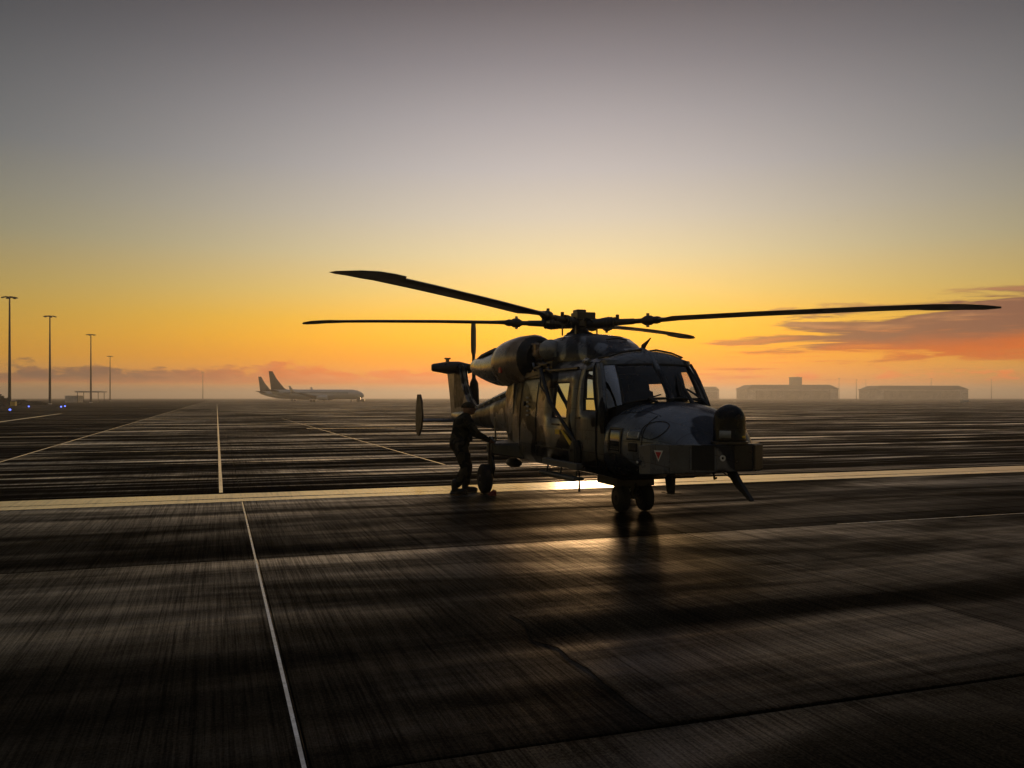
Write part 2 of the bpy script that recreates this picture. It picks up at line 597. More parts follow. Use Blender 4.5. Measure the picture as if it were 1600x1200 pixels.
def sheet(name, quads, z, mat, parent=None):
    mb = MB()
    for (s0, s1, l0, l1) in quads:
        mb.add([ap(s0, l0, z), ap(s1, l0, z), ap(s1, l1, z), ap(s0, l1, z)], [(0, 1, 2, 3)])
    return mb.build(name, mat, parent)


BIG = 3000.0
SJ = [20.6, 15.1, 9.62, 4.10, -1.93, -7.70, -12.60, -18.0, -23.4, -28.8, -34.2]
LJ = [-22.3, -16.85, -11.45, -5.53, -.35, 5.2, 10.75, 16.3, 21.85, 27.4]
E_L = -11.45
ground = sheet('ground', [(-BIG, SJ[-1], -BIG, E_L), (SJ[-1], SJ[0], -BIG, E_L), (SJ[0], BIG, -BIG, E_L)], 0.0, M['asphalt'])
tag(ground, 'dark damp asphalt left of the concrete apron edge', kind='structure')
apron = sheet('apron', [(-BIG, SJ[-1], E_L, BIG), (SJ[0], BIG, E_L, BIG), (SJ[-1], SJ[0], LJ[-1], BIG)], 0.0, M['concrete_far'])
tag(apron, 'wide damp concrete apron running to the misty horizon', kind='structure')
base = sheet('joint_bed', [(SJ[-1], SJ[0], E_L, LJ[-1])], -.03, M['joint'], apron)

# concrete slabs, each its own piece
slab_cache = {}


def slab_mesh(w, d, near):
    key = (round(w, 3), round(d, 3), near)
    if key not in slab_cache:
        c = .005
        hx, hy = w / 2 - .010, d / 2 - .004
        mb = MB()
        mb.loft([[(-hx, -hy, -.029), (hx, -hy, -.029), (hx, hy, -.029), (-hx, hy, -.029)],
                 [(-hx, -hy, -c), (hx, -hy, -c), (hx, hy, -c), (-hx, hy, -c)],
                 [(-hx + c, -hy + c, 0), (hx - c, -hy + c, 0), (hx - c, hy - c, 0), (-hx + c, hy - c, 0)]], cap0=False)
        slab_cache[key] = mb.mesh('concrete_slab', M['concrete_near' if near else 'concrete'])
    return slab_cache[key]


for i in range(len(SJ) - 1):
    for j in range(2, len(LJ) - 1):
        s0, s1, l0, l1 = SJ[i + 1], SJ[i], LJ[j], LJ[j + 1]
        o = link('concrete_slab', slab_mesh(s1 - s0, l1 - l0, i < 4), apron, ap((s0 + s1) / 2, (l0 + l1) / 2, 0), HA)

# smoother repair patch let into the slab in front of the camera
rp = random.Random(5)
pp = [(9.60, -3.74)] + [(9.60 - k * .24, -3.78 + rp.uniform(-.06, .06)) for k in range(1, 11)] + [(7.0 + rp.uniform(-.10, .10), -3.7 + k * .37) for k in range(9)] + [(7.05, -.37), (9.60, -.37)]
m_ = MB()
m_.loft([[ap(a_, b_, .0005) for a_, b_ in pp], [ap(a_, b_, .004) for a_, b_ in pp]], cap0=False)
M['patch'] = ground_mat('smoother_repair_concrete', (.025, .0195, .012), False, .6, .35, False)
m_.build('repair_patch', M['patch'], apron)

# joints filled with pale sealant that catch the light
def strip(name, s0, l0, s1, l1, w, z, mat, label):
    a, b = ap(s0, l0, z), ap(s1, l1, z)
    d = (b - a).normalized()
    n = Vector((-d.y, d.x, 0)) * w / 2
    segs = max(1, int((b - a).length / 2.5))
    mb = MB()
    L, Rr = [], []
    for k in range(segs + 1):
        p = a.lerp(b, k / segs)
        jit = 1 + random.uniform(-.12, .12)
        L.append(p + n * jit); Rr.append(p - n * jit)
    for k in range(segs):
        mb.add([L[k], L[k + 1], Rr[k + 1], Rr[k]], [(0, 1, 2, 3)])
    o = mb.build(name, mat)
    return tag(o, label, kind='structure')


strip('painted_line', 13.0, -5.565, -1.15, -5.548, .022, .004, M['seal'], 'thin pale line along the nearest lengthwise joint')
strip('painted_line', -2.7, -5.87, -260, -5.90, .07, .004, M['line_white'], 'long thin pale line running to the horizon beyond the yellow band')
strip('painted_line', -7.6, -.42, -60, -.80, .05, .004, M['line_white'], 'thin pale diagonal line running away behind the helicopter')
strip('painted_line', -3, E_L + .05, -300, E_L + .05, .06, .004, M['line_white'], 'pale edge line between concrete apron and dark asphalt')
strip('painted_line', 4.10, 2.0, 4.16, 14.0, .022, .004, M['seal'], 'pale sealant line along the joint in front of the nose')
strip('painted_line', -35.2, -1.2, -34.6, 3.7, .5, .004, M['line'], 'short yellow paint bar far behind the tail')
strip('painted_line', -1.42, -30, -1.36, 60, .42, .005, M['line'], 'broad yellow taxiway band nearest stripe under the helicopter')
strip('painted_line', -2.10, -30, -2.02, 60, .76, .005, M['line'], 'broad yellow taxiway band farther wider stripe under the helicopter')
strip('painted_line', -115, 10, -125, 90, 1.3, .004, M['line_white'], 'far pale strip across the misty apron at the right')
strip('painted_line', -18, -19, -90, -22, .35, .004, M['line_white'], 'pale line curving over the dark asphalt at the left')
strip('painted_line', -40, -42, -150, -40, .3, .004, M['line_white'], 'faint pale line near the light masts on the asphalt')

# ------------------------------------------------------------------ helicopter
heli = thing('helicopter', 'dark camouflaged military helicopter with four drooping rotor blades parked on the apron', 'helicopter', (HX, HY, 0), HA)

PROF = [(0, .56), (.55, .56), (.78, .62), (.86, .75), (.88, 1.0), (.88, 1.39), (.87, 1.52), (.855, 1.70), (.815, 1.96),
        (.775, 2.12), (.72, 2.215), (.60, 2.285), (.35, 2.35), (0, 2.385)]
STN = [-1.0, -.5, 0, .3, .95, 1.55, 1.9, 2.15, 2.6, 2.82]


def shell_pt(i, j, side):
    """station i, row j"""
    l, z = PROF[j]
    s = STN[i]
    k = min(1, max(0, (s - 1.9) / .7))
    s -= max(0, z - 1.52) * .50 * k
    return Vector((s, l * side, z))


def win_rows(side, i, j):
    if side < 0:
        return (i == 4 and 5 <= j <= 7) or (i == 7 and 6 <= j <= 8)
    return (i in (3, 4) and 5 <= j <= 7) or (i == 7 and 6 <= j <= 8)


mb = MB()
for side in (-1, 1):
    for i in range(len(STN) - 1):
        for j in range(len(PROF) - 1):
            if win_rows(side, i, j):
                continue
            if i == len(STN) - 2 and j >= 10:
                continue
            mb.add([shell_pt(i, j, side), shell_pt(i + 1, j, side), shell_pt(i + 1, j + 1, side), shell_pt(i, j + 1, side)], [(0, 1, 2, 3)])
me = mb.mesh('fuselage', M['camo'])
bm = bmesh.new(); bm.from_mesh(me)
bmesh.ops.remove_doubles(bm, verts=bm.verts, dist=.001)
bmesh.ops.recalc_face_normals(bm, faces=bm.faces)
# cut in the roof edge so that normals point out
bm.normal_update()
if sum((f.normal.dot(f.calc_center_median() - Vector((.9, 0, 1.45))) > 0) for f in bm.faces) < len(bm.faces) / 2:
    bmesh.ops.reverse_faces(bm, faces=bm.faces)
bm.to_mesh(me); bm.free()
me.materials.append(M['cabin'])
for p in me.polygons:
    p.use_smooth = True
me.set_sharp_from_angle(angle=R(38))
fus = link('fuselage', me, heli)
so = fus.modifiers.new('skin_thickness', 'SOLIDIFY')
so.thickness = .035
so.offset = -1
so.material_offset = 1


def patch(rows, stn, side, off):
    """offset copy of shell faces, used for doors and panes"""
    i0, i1 = stn
    j0, j1 = rows
    g = []
    for i in range(i0, i1 + 1):
        r = []
        for j in range(j0, j1 + 1):
            p = shell_pt(i, j, side)
            a = shell_pt(i, min(j + 1, len(PROF) - 1), side) - shell_pt(i, max(j - 1, 0), side)
            n = Vector((0, a.z, -a.y)).normalized()
            if n.y * side < 0:
                n = -n
            r.append(p + n * off)
        g.append(r)
    return g


def grid_mesh(g, holes=()):
    m_ = MB()
    nj = len(g[0])
    fs = [(i * nj + j, (i + 1) * nj + j, (i + 1) * nj + j + 1, i * nj + j + 1) for i in range(len(g) - 1) for j in range(nj - 1) if (i, j) not in holes]
    used = sorted({q for f_ in fs for q in f_})
    ix = {q: n_ for n_, q in enumerate(used)}
    flat_ = [p for c_ in g for p in c_]
    return m_.add([flat_[q] for q in used], [tuple(ix[q] for q in f_) for f_ in fs])


def weld_thick(o, th):
    w = o.modifiers.new('weld', 'WELD'); w.merge_threshold = .001
    s_ = o.modifiers.new('thickness', 'SOLIDIFY'); s_.thickness = th; s_.offset = 0
    return o


def rim(g, r, closed=True):
    """tube around the outline of a grid"""
    top = [c[-1] for c in g]
    bot = [c[0] for c in g]
    left = g[0]
    right = g[-1]
    loop = bot + right[1:] + top[::-1][1:] + left[::-1][1:]
    return MB().tube(loop, r, 6)


for side in (-1, 1):
    # cockpit door and sliding cabin door, a little proud of the skin
    g = patch((3, 10), (6, 8), side, .014)
    d = weld_thick(grid_mesh(g, holes={(1, 3), (1, 4), (1, 5)}).build('cockpit_door', M['camo'], heli, 38), .02)
    rim(g, .011).build('door_seam', M['black'], d, 40)
    gw = patch((6, 9), (7, 8), side, -.004)
    pane = grid_mesh(gw).build('window', M['glass_coat'] if side < 0 else M['glass_clear'], d, 30)
    rim(gw, .022).build('window_seal', M['black'], d, 40)
    a, b_ = gw[0][1], gw[1][1]
    MB().tube([a, b_], .014, 6).build('glazing_bar', M['black'], d, 40)
    if side < 0:
        a = gw[0][1].lerp(gw[1][1], .18); b_ = gw[0][3].lerp(gw[1][3], .18)
        MB().tube([a, a.lerp(b_, .5) + Vector((0, -.003, 0)), b_], .010, 6).build('glazing_bar', M['black'], d, 40)
    MB().box((2.0, side * .895, 1.42), (.16, .03, .035)).build('door_handle', M['darkmetal'], d)
    i0 = 3
    g = patch((3, 9), (i0, 6), side, .016)
    holes = {(1, 2), (1, 3), (1, 4)} if side < 0 else {(0, 2), (0, 3), (0, 4), (1, 2), (1, 3), (1, 4)}
    d = weld_thick(grid_mesh(g, holes).build('cabin_door', M['camo'], heli, 38), .022)
    rim(g, .011).build('door_seam', M['black'], d, 40)
    for (a0, a1) in ([(4, 5)] if side < 0 else [(3, 4), (4, 5)]):
        gw = patch((5, 8), (a0, a1), side, -.004)
        grid_mesh(gw).build('window', M['glass_coat'] if side < 0 else M['glass_clear'], d, 30)
        rim(gw, .024).build('window_seal', M['black'], d, 40)
    MB().box((1.12, side * .905, 1.30), (.30, .02, .025)).build('door_handle', M['darkmetal'], d)
    MB().box((1.0, side * .905, .92), (1.5, .025, .02)).build('door_rail', M['dark'], d)
    MB().tube([(-.2, side * .80, 2.155), (1.75, side * .785, 2.165)], .024, 6).build('door_rail', M['dark'], d, 40)

# cabin floor, bulkhead, seats and instrument panel seen through the glass
MB().box((.9, 0, .80), (3.5, 1.62, .05)).build('cabin_floor', M['cabin'], heli)
MB().box((-.97, 0, 1.5), (.05, 1.5, 1.5)).build('rear_bulkhead', M['cabin'], heli)
for sx in (1.75, .55):
    for y in (-.42, .42):
        seat = MB().box((sx, y, 1.18), (.5, .5, .14)).box((sx - .28, y, 1.5), (.10, .46, .66), Matrix.Rotation(R(-9), 3, 'Y')).build('seat', M['cabin'], heli)
        bevel(seat, .04)
        MB().box((sx - .35, y, 1.90), (.08, .26, .18)).build('headrest', M['cabin'], seat)
pn = MB().loft([[(2.62, y, 1.0), (2.62, y, 1.62), (2.82, y, 1.66), (2.95, y, 1.3)] for y in (-.7, 0, .7)]).build('instrument_panel', M['cabin'], heli)
MB().box((2.05, 0, 2.12), (.7, .34, .10)).build('overhead_console', M['cabin'], heli)

# windscreen: two halves bowed round the nose, centre post, side posts and head rail
def ws(side, t, k):
    """t 0 centre .. 1 side, k 0 bottom .. 1 top"""
    bx = 3.15 - .13 * t ** 2 - .26 * t ** 7
    bl = .835 * t
    bz = 1.69 - .16 * t ** 3
    tx = 2.66 - .07 * t ** 2 - .16 * t ** 7
    tl = .725 * t
    tz = 2.215 - .015 * t
    bow = math.sin(math.pi * k) * .035
    return Vector((bx + (tx - bx) * k + bow, (bl + (tl - bl) * k) * side, bz + (tz - bz) * k + bow * .4))


for side in (-1, 1):
    g = [[ws(side, .80 + .18 * i / 6, .03 + .93 * j / 8) for j in range(9)] for i in range(7)]
    grid_mesh(g).build('quarter_pane', M['glass_quarter'], heli, 60)
    g = [[ws(side, .05 + .75 * i / 10, .03 + .93 * j / 8) for j in range(9)] for i in range(11)]
    w_ = grid_mesh(g).build('windscreen', M['glass_wind'], heli, 60)
    wd = w_.modifiers.new('weld', 'WELD'); wd.merge_threshold = .001
    rim(g, .018).build('windscreen_seal', M['black'], w_, 60)
    MB().tube([ws(side, 1, k / 6) for k in range(7)], .036, 8).build('windscreen_post', M['camo_nose'], heli, 60)
    # wiper
    if side > 0:
        wp = MB().tube([(3.42, .20, 1.60), (3.22, .22, 1.76), (3.04, .20, 1.95)], [.030, .024, .014], 6).tube([(3.18, .14, 1.74), (2.88, .25, 2.06)], .012, 5)
        wp.build('wiper', M['black'], heli, 50)
        MB().tube([(3.22, .56, 1.60), (3.02, .50, 1.74), (2.86, .42, 1.84)], [.024, .018, .012], 6).tube([(3.06, .62, 1.66), (2.90, .34, 1.86)], .010, 5).build('wiper', M['black'], heli, 50)
    else:
        MB().tube([(3.30, -.30, 1.655), (3.12, -.34, 1.71), (3.08, -.12, 1.76)], [.022, .016, .010], 6).build('wiper', M['black'], heli, 50)
MB().tube([(1.95, 0, 2.41), (2.3, 0, 2.43), (2.56, 0, 2.33)] + [ws(1, 0, 1 - k / 6) + Vector((.012, 0, 0)) for k in range(7)], [.03, .04, .05, .045, .042, .04, .04, .04, .042, .045], 8, .9).build('centre_post', M['camo_nose'], heli, 60)
# roof front lip with overhead windows
rings = []
for t in [x / 10 for x in range(-10, 11)]:
    sgn = 1 if t >= 0 else -1
    p = ws(sgn, abs(t), 1.0)
    crown = 2.40 - .155 * abs(t) ** 2.2
    rings.append([p + Vector((.02, 0, -.01)), p + Vector((.0, 0, .055)), Vector((p.x - .13, p.y * .98, crown - .015)), Vector((p.x - .50, p.y * .99, crown + .01)), Vector((p.x - .50, p.y * .9, crown - .08)), p + Vector((-.04, 0, -.03))])
MB().loft(rings).build('roof_lip', M['camo_nose'], heli, 50)
for side in (-1, 1):
    cz = lambda y_: 2.40 - .155 * (y_ / .725) ** 2.2 + .004
    pts = [(2.50, .12, cz(.12)), (2.46, .40, cz(.40)), (2.42, .60, cz(.60)), (2.10, .62, cz(.62)), (2.08, .40, cz(.40)), (2.08, .16, cz(.16))]
    o_ = MB().add([(x, y * side, z + .012) for x, y, z in pts] + [(x, y * side, z - .012) for x, y, z in pts], [(0, 1, 4, 5), (1, 2, 3, 4), (11, 10, 7, 6), (10, 9, 8, 7)] + [(q_, (q_ + 1) % 6, 6 + (q_ + 1) % 6, 6 + q_) for q_ in range(6)]).build('overhead_window', M['glass_wind'], heli)
    MB().tube([(x, y * side, z + .012) for x, y, z in pts + pts[:1]], .014, 6).build('window_seal', M['black'], o_, 50)

# nose
NS = [(2.78, .875, 1.60, .575), (3.0, .87, 1.655, .60), (3.25, .855, 1.665, .63), (3.5, .835, 1.635, .66), (3.75, .79, 1.575, .70), (3.95, .725, 1.49, .73),
      (4.12, .645, 1.385, .75), (4.26, .56, 1.28, .775), (4.36, .48, 1.20, .79), (4.44, .42, 1.16, .80)]
rings = []
NN = 28
for s, w, zt, zb in NS:
    zc = 1.08 if s < 3.9 else 1.08 - (s - 3.9) * .15
    ring = []
    for k in range(NN):
        a = 2 * math.pi * k / NN
        ca, sa = math.cos(a), math.sin(a)
        e = 2.0 / (2.5 if sa > 0 else 3.6)
        y = w * math.copysign(abs(ca) ** e, ca)
        z = zc + (zt - zc if sa > 0 else zc - zb) * math.copysign(abs(sa) ** e, sa)
        ring.append((s, y, z))
    rings.append(ring)
nose = MB().loft(rings, cap0=False).build('nose', M['camo_nose'], heli, 40)
# lower nose box with facets carrying the sensors
PB = [(3.72, -.80), (3.98, -.775), (4.50, -.50), (4.67, -.26), (4.67, .26), (4.50, .50), (3.98, .775), (3.72, .80)]
zb = [.725, .745, .80, .815, .815, .80, .745, .725]
zt = [1.10, 1.135, 1.15, 1.15, 1.15, 1.15, 1.135, 1.10]
nb = bevel(MB().prism(PB, zb, zt).build('sensor_box', M['camo_nose'], heli), .012)


def on_face(p, q, a0, a1, z0, z1, th, name, mat, parent, out=.0):
    """thin panel lying on the vertical face from plan point p to q"""
    p, q = Vector((p[0], p[1], 0)), Vector((q[0], q[1], 0))
    d = q - p
    n = Vector((d.y, -d.x, 0)).normalized()
    if n.dot((p + q) / 2 - Vector((3.6, 0, 0))) < 0:
        n = -n
    A, B_ = p + d * a0, p + d * a1
    vs = []
    for o_ in (-.004, th):
        for P_, z in ((A, z0), (B_, z0), (B_, z1), (A, z1)):
            vs.append(P_ + n * (o_ + out) + Vector((0, 0, z)))
    return MB().add(vs, [(3, 2, 1, 0), (4, 5, 6, 7), (0, 1, 5, 4), (1, 2, 6, 5), (2, 3, 7, 6), (3, 0, 4, 7)]).build(name, mat, parent), n


f1, f2 = PB[1], PB[2]
on_face(f1, f2, .02, .48, .80, 1.12, .006, 'access_panel', M['camo_nose'], nb)
on_face(f1, f2, .51, .97, .81, 1.125, .009, 'access_panel', M['grey'], nb)
on_face(PB[2], PB[3], .03, .95, .835, 1.135, .004, 'sensor_recess', M['black'], nb)
on_face(PB[3], PB[4], .02, .46, .84, 1.13, .008, 'sensor_panel', M['camo_nose'], nb)
on_face(PB[3], PB[4], .50, .98, .84, 1.13, .006, 'sensor_panel', M['dark'], nb)
on_face(PB[4], PB[5], .05, .95, .835, 1.135, .03, 'sensor_panel', M['darkmetal'], nb)
MB().lathe((4.675, -.175, .985), (1, 0, 0), [(0, .036), (.02, .036), (.02, .02), (.005, .018)], 18).build('sensor_ring', M['white'], nb, 40)
MB().lathe((4.676, -.175, .985), (1, 0, 0), [(0, .016), (.012, .014)], 12).build('sensor_lens', M['black'], nb, 40)
# warning triangle on the starboard facet
d = Vector((f2[0] - f1[0], f2[1] - f1[1], 0)).normalized()
n = Vector((d.y, -d.x, 0))
if n.y > 0:
    n = -n
c0 = Vector((f1[0], f1[1], 0)) + (Vector((f2[0], f2[1], 0)) - Vector((f1[0], f1[1], 0))) * .22 + n * .011 + Vector((0, 0, 1.0))


def tri(sz, off, mat, name, par):
    pts = [c0 + d * x * sz + Vector((0, 0, z * sz)) + n * off for x, z in ((-.5, .42), (.5, .42), (0, -.62))]
    bk = [p - n * .003 for p in pts]
    return MB().add(pts + bk, [(0, 1, 2), (5, 4, 3), (0, 3, 4, 1), (1, 4, 5, 2), (2, 5, 3, 0)]).build(name, mat, par)


tr_ = tri(.135, 0, M['white'], 'warning_triangle', nb)
tri(.085, .004, M['red'], 'red_triangle', tr_)
# vents, lamp, step and round hatch on the nose flank
def nose_pt(s, z, side=-1):
    """point on the nose skin at station s and height z"""
    for i in range(len(NS) - 1):
        if NS[i][0] <= s <= NS[i + 1][0]:
            k = (s - NS[i][0]) / (NS[i + 1][0] - NS[i][0])
            w, zt_, zb_ = [NS[i][q] + (NS[i + 1][q] - NS[i][q]) * k for q in (1, 2, 3)]
    zc = 1.08 if s < 3.9 else 1.08 - (s - 3.9) * .15
    e = 2.5 if z > zc else 3.6
    h = (z - zc) / (zt_ - zc if z > zc else zc - zb_)
    y = w * (1 - min(1, abs(h)) ** e) ** (1 / e)
    return Vector((s, y * side, z))


def nose_quad(s0, s1, z0, z1, name, mat, par, lift=.006, n_=5):
    g = [[nose_pt(s0 + (s1 - s0) * i / n_, z0 + (z1 - z0) * j / n_) + Vector((0, -lift, 0)) for j in range(n_ + 1)] for i in range(n_ + 1)]
    o_ = grid_mesh(g).build(name, mat, par, 60)
    weld_thick(o_, .008)
    return o_, g


nose_quad(3.50, 3.68, 1.015, 1.125, 'vent_recess', M['black'], nose)
nose_quad(3.46, 3.48, 1.20, 1.265, 'white_tick', M['white'], nose)
nose_quad(3.68, 3.70, 1.20, 1.265, 'white_tick', M['white'], nose)
_, g = nose_quad(3.44, 3.72, 1.165, 1.30, 'hinge_plate', M['camo_nose'], nose, .003)
rim(g, .004).build('panel_seam', M['black'], nose, 40)
cw, g = nose_quad(2.98, 3.30, .98, 1.30, 'lower_window', M['glass_dark'], heli, .004, 6)
rim(g, .016).build('window_seal', M['dark'], cw, 40)
# round hatch outline
hc = [nose_pt(3.88 + .16 * math.cos(a), 1.30 + .115 * math.sin(a)) + Vector((.004, -.006, 0)) for a in [2 * math.pi * k / 20 for k in range(21)]]
MB().tube(hc, .005, 5).build('hatch_seam', M['black'], nose, 40)
MB().tube([nose_pt(s, 1.145) + Vector((.003, -.004, 0)) for s in (3.35, 3.5, 3.65, 3.8, 3.95)], .004, 5).build('panel_seam', M['black'], nose, 40)
MB().tube([nose_pt(3.76, z) + Vector((.003, -.004, 0)) for z in (.80, .9, 1.0, 1.1, 1.2, 1.3, 1.4, 1.48)], .005, 5).build('panel_seam', M['black'], nose, 40)
MB().tube([nose_pt(s, z) + Vector((0, -.003, .003)) for s, z in ((3.05, 1.50), (3.3, 1.52), (3.55, 1.53), (3.8, 1.475))], .004, 5).build('panel_seam', M['black'], nose, 40)
lp = nose_pt(3.72, .885)
MB().lathe(lp, (.35, -.9, 0), [(-.01, .035), (.05, .033), (.06, .02)], 12).build('side_lamp', M['dark'], heli, 40)
MB().lathe(lp + Vector((.021, -.052, 0)), (.35, -.9, 0), [(0, .019), (.012, .012)], 10).build('lamp_lens', M['white'], heli, 40)

# sensor turret on top of the nose
tur = MB().lathe((4.52, .03, 1.175), (0, 0, 1), [(0, .20), (.03, .205), (.06, .196), (.26, .196)] + [(.26 + .20 * math.sin(R(a)), .196 * math.cos(R(a))) for a in range(10, 91, 10)], 28).build('sensor_turret', M['turret'], heli, 35)
MB().lathe((4.52, .03, 1.15), (0, 0, 1), [(0, .225), (.03, .225), (.035, .2)], 28).build('turret_base', M['darkmetal'], tur, 35)
for (a0, a1, z0, z1, mt, nm) in ((-62, -20, 1.225, 1.315, 'lightgrey', 'turret_window'), (24, 46, 1.225, 1.25, 'yellow', 'yellow_label'), (-75, 60, 1.325, 1.332, 'black', 'turret_seam')):
    g = []
    for k in range(7):
        a = R(a0 + (a1 - a0) * k / 6 - 8)
        g.append([Vector((4.52 + .2 * math.cos(a), .03 + .2 * math.sin(a), z)) for z in (z0, z1)])
    weld_thick(grid_mesh(g).build(nm, M[mt], tur, 60), .006)

# belly blades, cutter and rods
MB().sprism([(3.02, .62), (3.22, .64), (3.20, .40), (3.08, .40)], -.03, .03).build('belly_antenna', M['black'], heli)
MB().box((3.15, 0, .40), (.26, .16, .012)).build('antenna_foot', M['black'], heli)
wc = MB().sprism([(4.44, .82), (4.62, .82), (4.75, .69), (4.98, .50), (4.95, .485), (4.66, .63)], .02, .07).build('wire_cutter', M['black'], heli)
MB().tube([(4.30, .04, .80), (4.62, .045, .70)], .008, 6).build('cutter_stay', M['black'], wc, 40)
MB().tube([(4.28, -.05, .80), (4.36, -.08, .70), (4.40, -.08, .72)], .014, 6).build('pitot_probe', M['black'], heli, 40)
MB().tube([(1.36, -.6, .58), (1.36, -.6, .25)], [.012, .018], 6).build('whip_antenna', M['black'], heli, 40)

# steps and store carrier under the cabin doors
stp = MB().box((1.55, -.98, .715), (1.38, .10, .09)).box((1.55, -1.0, .54), (1.42, .16, .035)).build('cabin_step', M['grey'], heli)
bevel(stp, .01)
for x in (.95, 1.5, 2.1):
    MB().tube([(x, -.84, .70), (x, -.96, .66), (x, -.98, .54)], .018, 6).build('step_bracket', M['dark'], stp, 40)
MB().tube([(.9, -1.05, .50), (2.2, -1.06, .52)], .02, 6).build('step_tube', M['dark'], stp, 40)

# strut, cable and clamps on the starboard side
MB().tube([(.36, -.86, 2.19), (1.1, -1.0, 1.66), (2.04, -.95, 1.05)], [.035, .033, .028], 8).build('hoist_strut', M['black'], heli, 40)
MB().tube([(.36, -.87, 2.17), (.62, -.96, 1.90), (.95, -.98, 1.75), (1.35, -1.0, 1.55)], .014, 6).build('hoist_cable', M['black'], heli, 40)
MB().tube([(2.04, -.95, 1.08), (2.08, -.93, .9), (2.02, -.92, .70)], [.05, .07, .05], 8).build('strut_foot', M['black'], heli, 40)
# markings on the flank
MB().box((1.22, -.916, 1.185), (.17, .006, .075)).build('yellow_label', M['yellow'], heli)
MB().add([(1.36, -.919, 1.215), (1.42, -.919, 1.225), (1.78, -.919, 1.05), (1.72, -.919, 1.0), (1.36, -.910, 1.215), (1.42, -.910, 1.225), (1.78, -.910, 1.05), (1.72, -.910, 1.0)],
         [(0, 1, 2, 3), (7, 6, 5, 4), (0, 4, 5, 1), (1, 5, 6, 2), (2, 6, 7, 3), (3, 7, 4, 0)]).build('yellow_arrow', M['yellow'], heli)
for k in range(5):
    MB().box((-.22, -.886 + .012 * max(0, 3 - k) * 0, 1.42 + k * .075), (.13 - .03 * (k % 2), .006, .03)).build('stencil_mark', M['lightgrey'], heli)
MB().tube([(-.62, -.885, .8), (-.62, -.885, 1.4), (-.62, -.85, 1.75), (-.62, -.82, 2.0)], .006, 5).build('panel_seam', M['black'], heli, 40)
MB().tube([(.18, -.885, .8), (.18, -.885, 1.4), (.18, -.86, 1.70), (.18, -.82, 1.98)], .006, 5).build('panel_seam', M['black'], heli, 40)
MB().lathe((-.42, -.87, 1.62), (0, -1, .1), [(-.01, .045), (.012, .045), (.014, .03)], 14).build('filler_cap', M['black'], heli, 40)

# rear fuselage and tail boom
def sup_ring(s, w, zb_, zt_, e=2.7, n_=24, y0=0.0):
    zc = (zb_ + zt_) / 2
    return [(s, y0 + w * math.copysign(abs(math.cos(a)) ** (2 / e), math.cos(a)), zc + (zt_ - zb_) / 2 * math.copysign(abs(math.sin(a)) ** (2 / e), math.sin(a))) for a in [2 * math.pi * k / n_ for k in range(n_)]]


rings = [sup_ring(-.99, .88, .565, 2.36, 4.2), sup_ring(-1.3, .86, .60, 2.32, 4.0), sup_ring(-1.7, .78, .68, 2.24, 3.6), sup_ring(-2.15, .62, .80, 2.10, 3.2), sup_ring(-2.6, .46, .90, 1.95, 2.9)]
MB().loft(rings).build('rear_fuselage', M['camo'], heli, 40)
rings = [sup_ring(-2.58, .44, .92, 1.92, 2.9), sup_ring(-3.4, .36, .99, 1.76, 2.8), sup_ring(-4.6, .30, 1.02, 1.60, 2.7), sup_ring(-6.0, .24, 1.04, 1.42, 2.6), sup_ring(-7.4, .19, 1.06, 1.38, 2.5), sup_ring(-8.1, .12, 1.12, 1.36, 2.4)]
boom = MB().loft(rings).build('tail_boom', M['camo'], heli, 40)
for k in range(9):
    s = -2.5 - k * .42
    zt_ = 1.94 - (k * .42 + 0) * .155
    MB().box((s, 0, zt_ - .005), (.03, .5 - .022 * k, .05)).build('spine_rib', M['foil'], boom)
MB().tube([(-1.9, 0, 2.22), (-2.6, 0, 2.02), (-3.4, 0, 1.82), (-4.6, 0, 1.66), (-6.0, 0, 1.49)], [.14, .24, .22, .18, .10], 12, .45).build('shaft_fairing', M['foil'], boom, 40)
# fin with gearbox bullet and beacon
fin = [(-5.5, 1.40), (-6.1, 1.46), (-6.7, 1.70), (-7.15, 2.10), (-7.35, 2.52), (-7.5, 2.60), (-8.55, 2.56), (-8.7, 2.45), (-8.45, 1.9), (-8.2, 1.15), (-7.6, 1.10), (-6.2, 1.15)]
fo = MB().loft([[(x, -.035, z) for x, z in fin], [(x + (.06 if x > -7.4 else 0), 0, z) for x, z in fin], [(x, .035, z) for x, z in fin]]).loft([[(x * .93 - .53, -.10, z * .95 + .08) for x, z in fin], [(x * .93 - .53, .10, z * .95 + .08) for x, z in fin]])
bevel(fo.build('tail_fin', M['camo'], heli), .03)
gbx = MB().tube([(-7.55, .22, 2.50), (-7.75, 0, 2.51), (-8.0, -.25, 2.50), (-8.05, -.50, 2.505), (-8.1, -.62, 2.505)], [.09, .15, .165, .12, .10], 14).build('tail_gearbox', M['dark'], heli, 40)
MB().tube([(-8.1, -.62, 2.505), (-8.11, -.645, 2.505)], .085, 14).build('gearbox_cap', M['nacelle'], gbx, 40)
MB().lathe((-7.95, -.26, 2.62), (0, 0, 1), [(0, .05), (.10, .05), (.10, .085), (.14, .085)], 12).build('beacon', M['nacelle'], heli, 40)
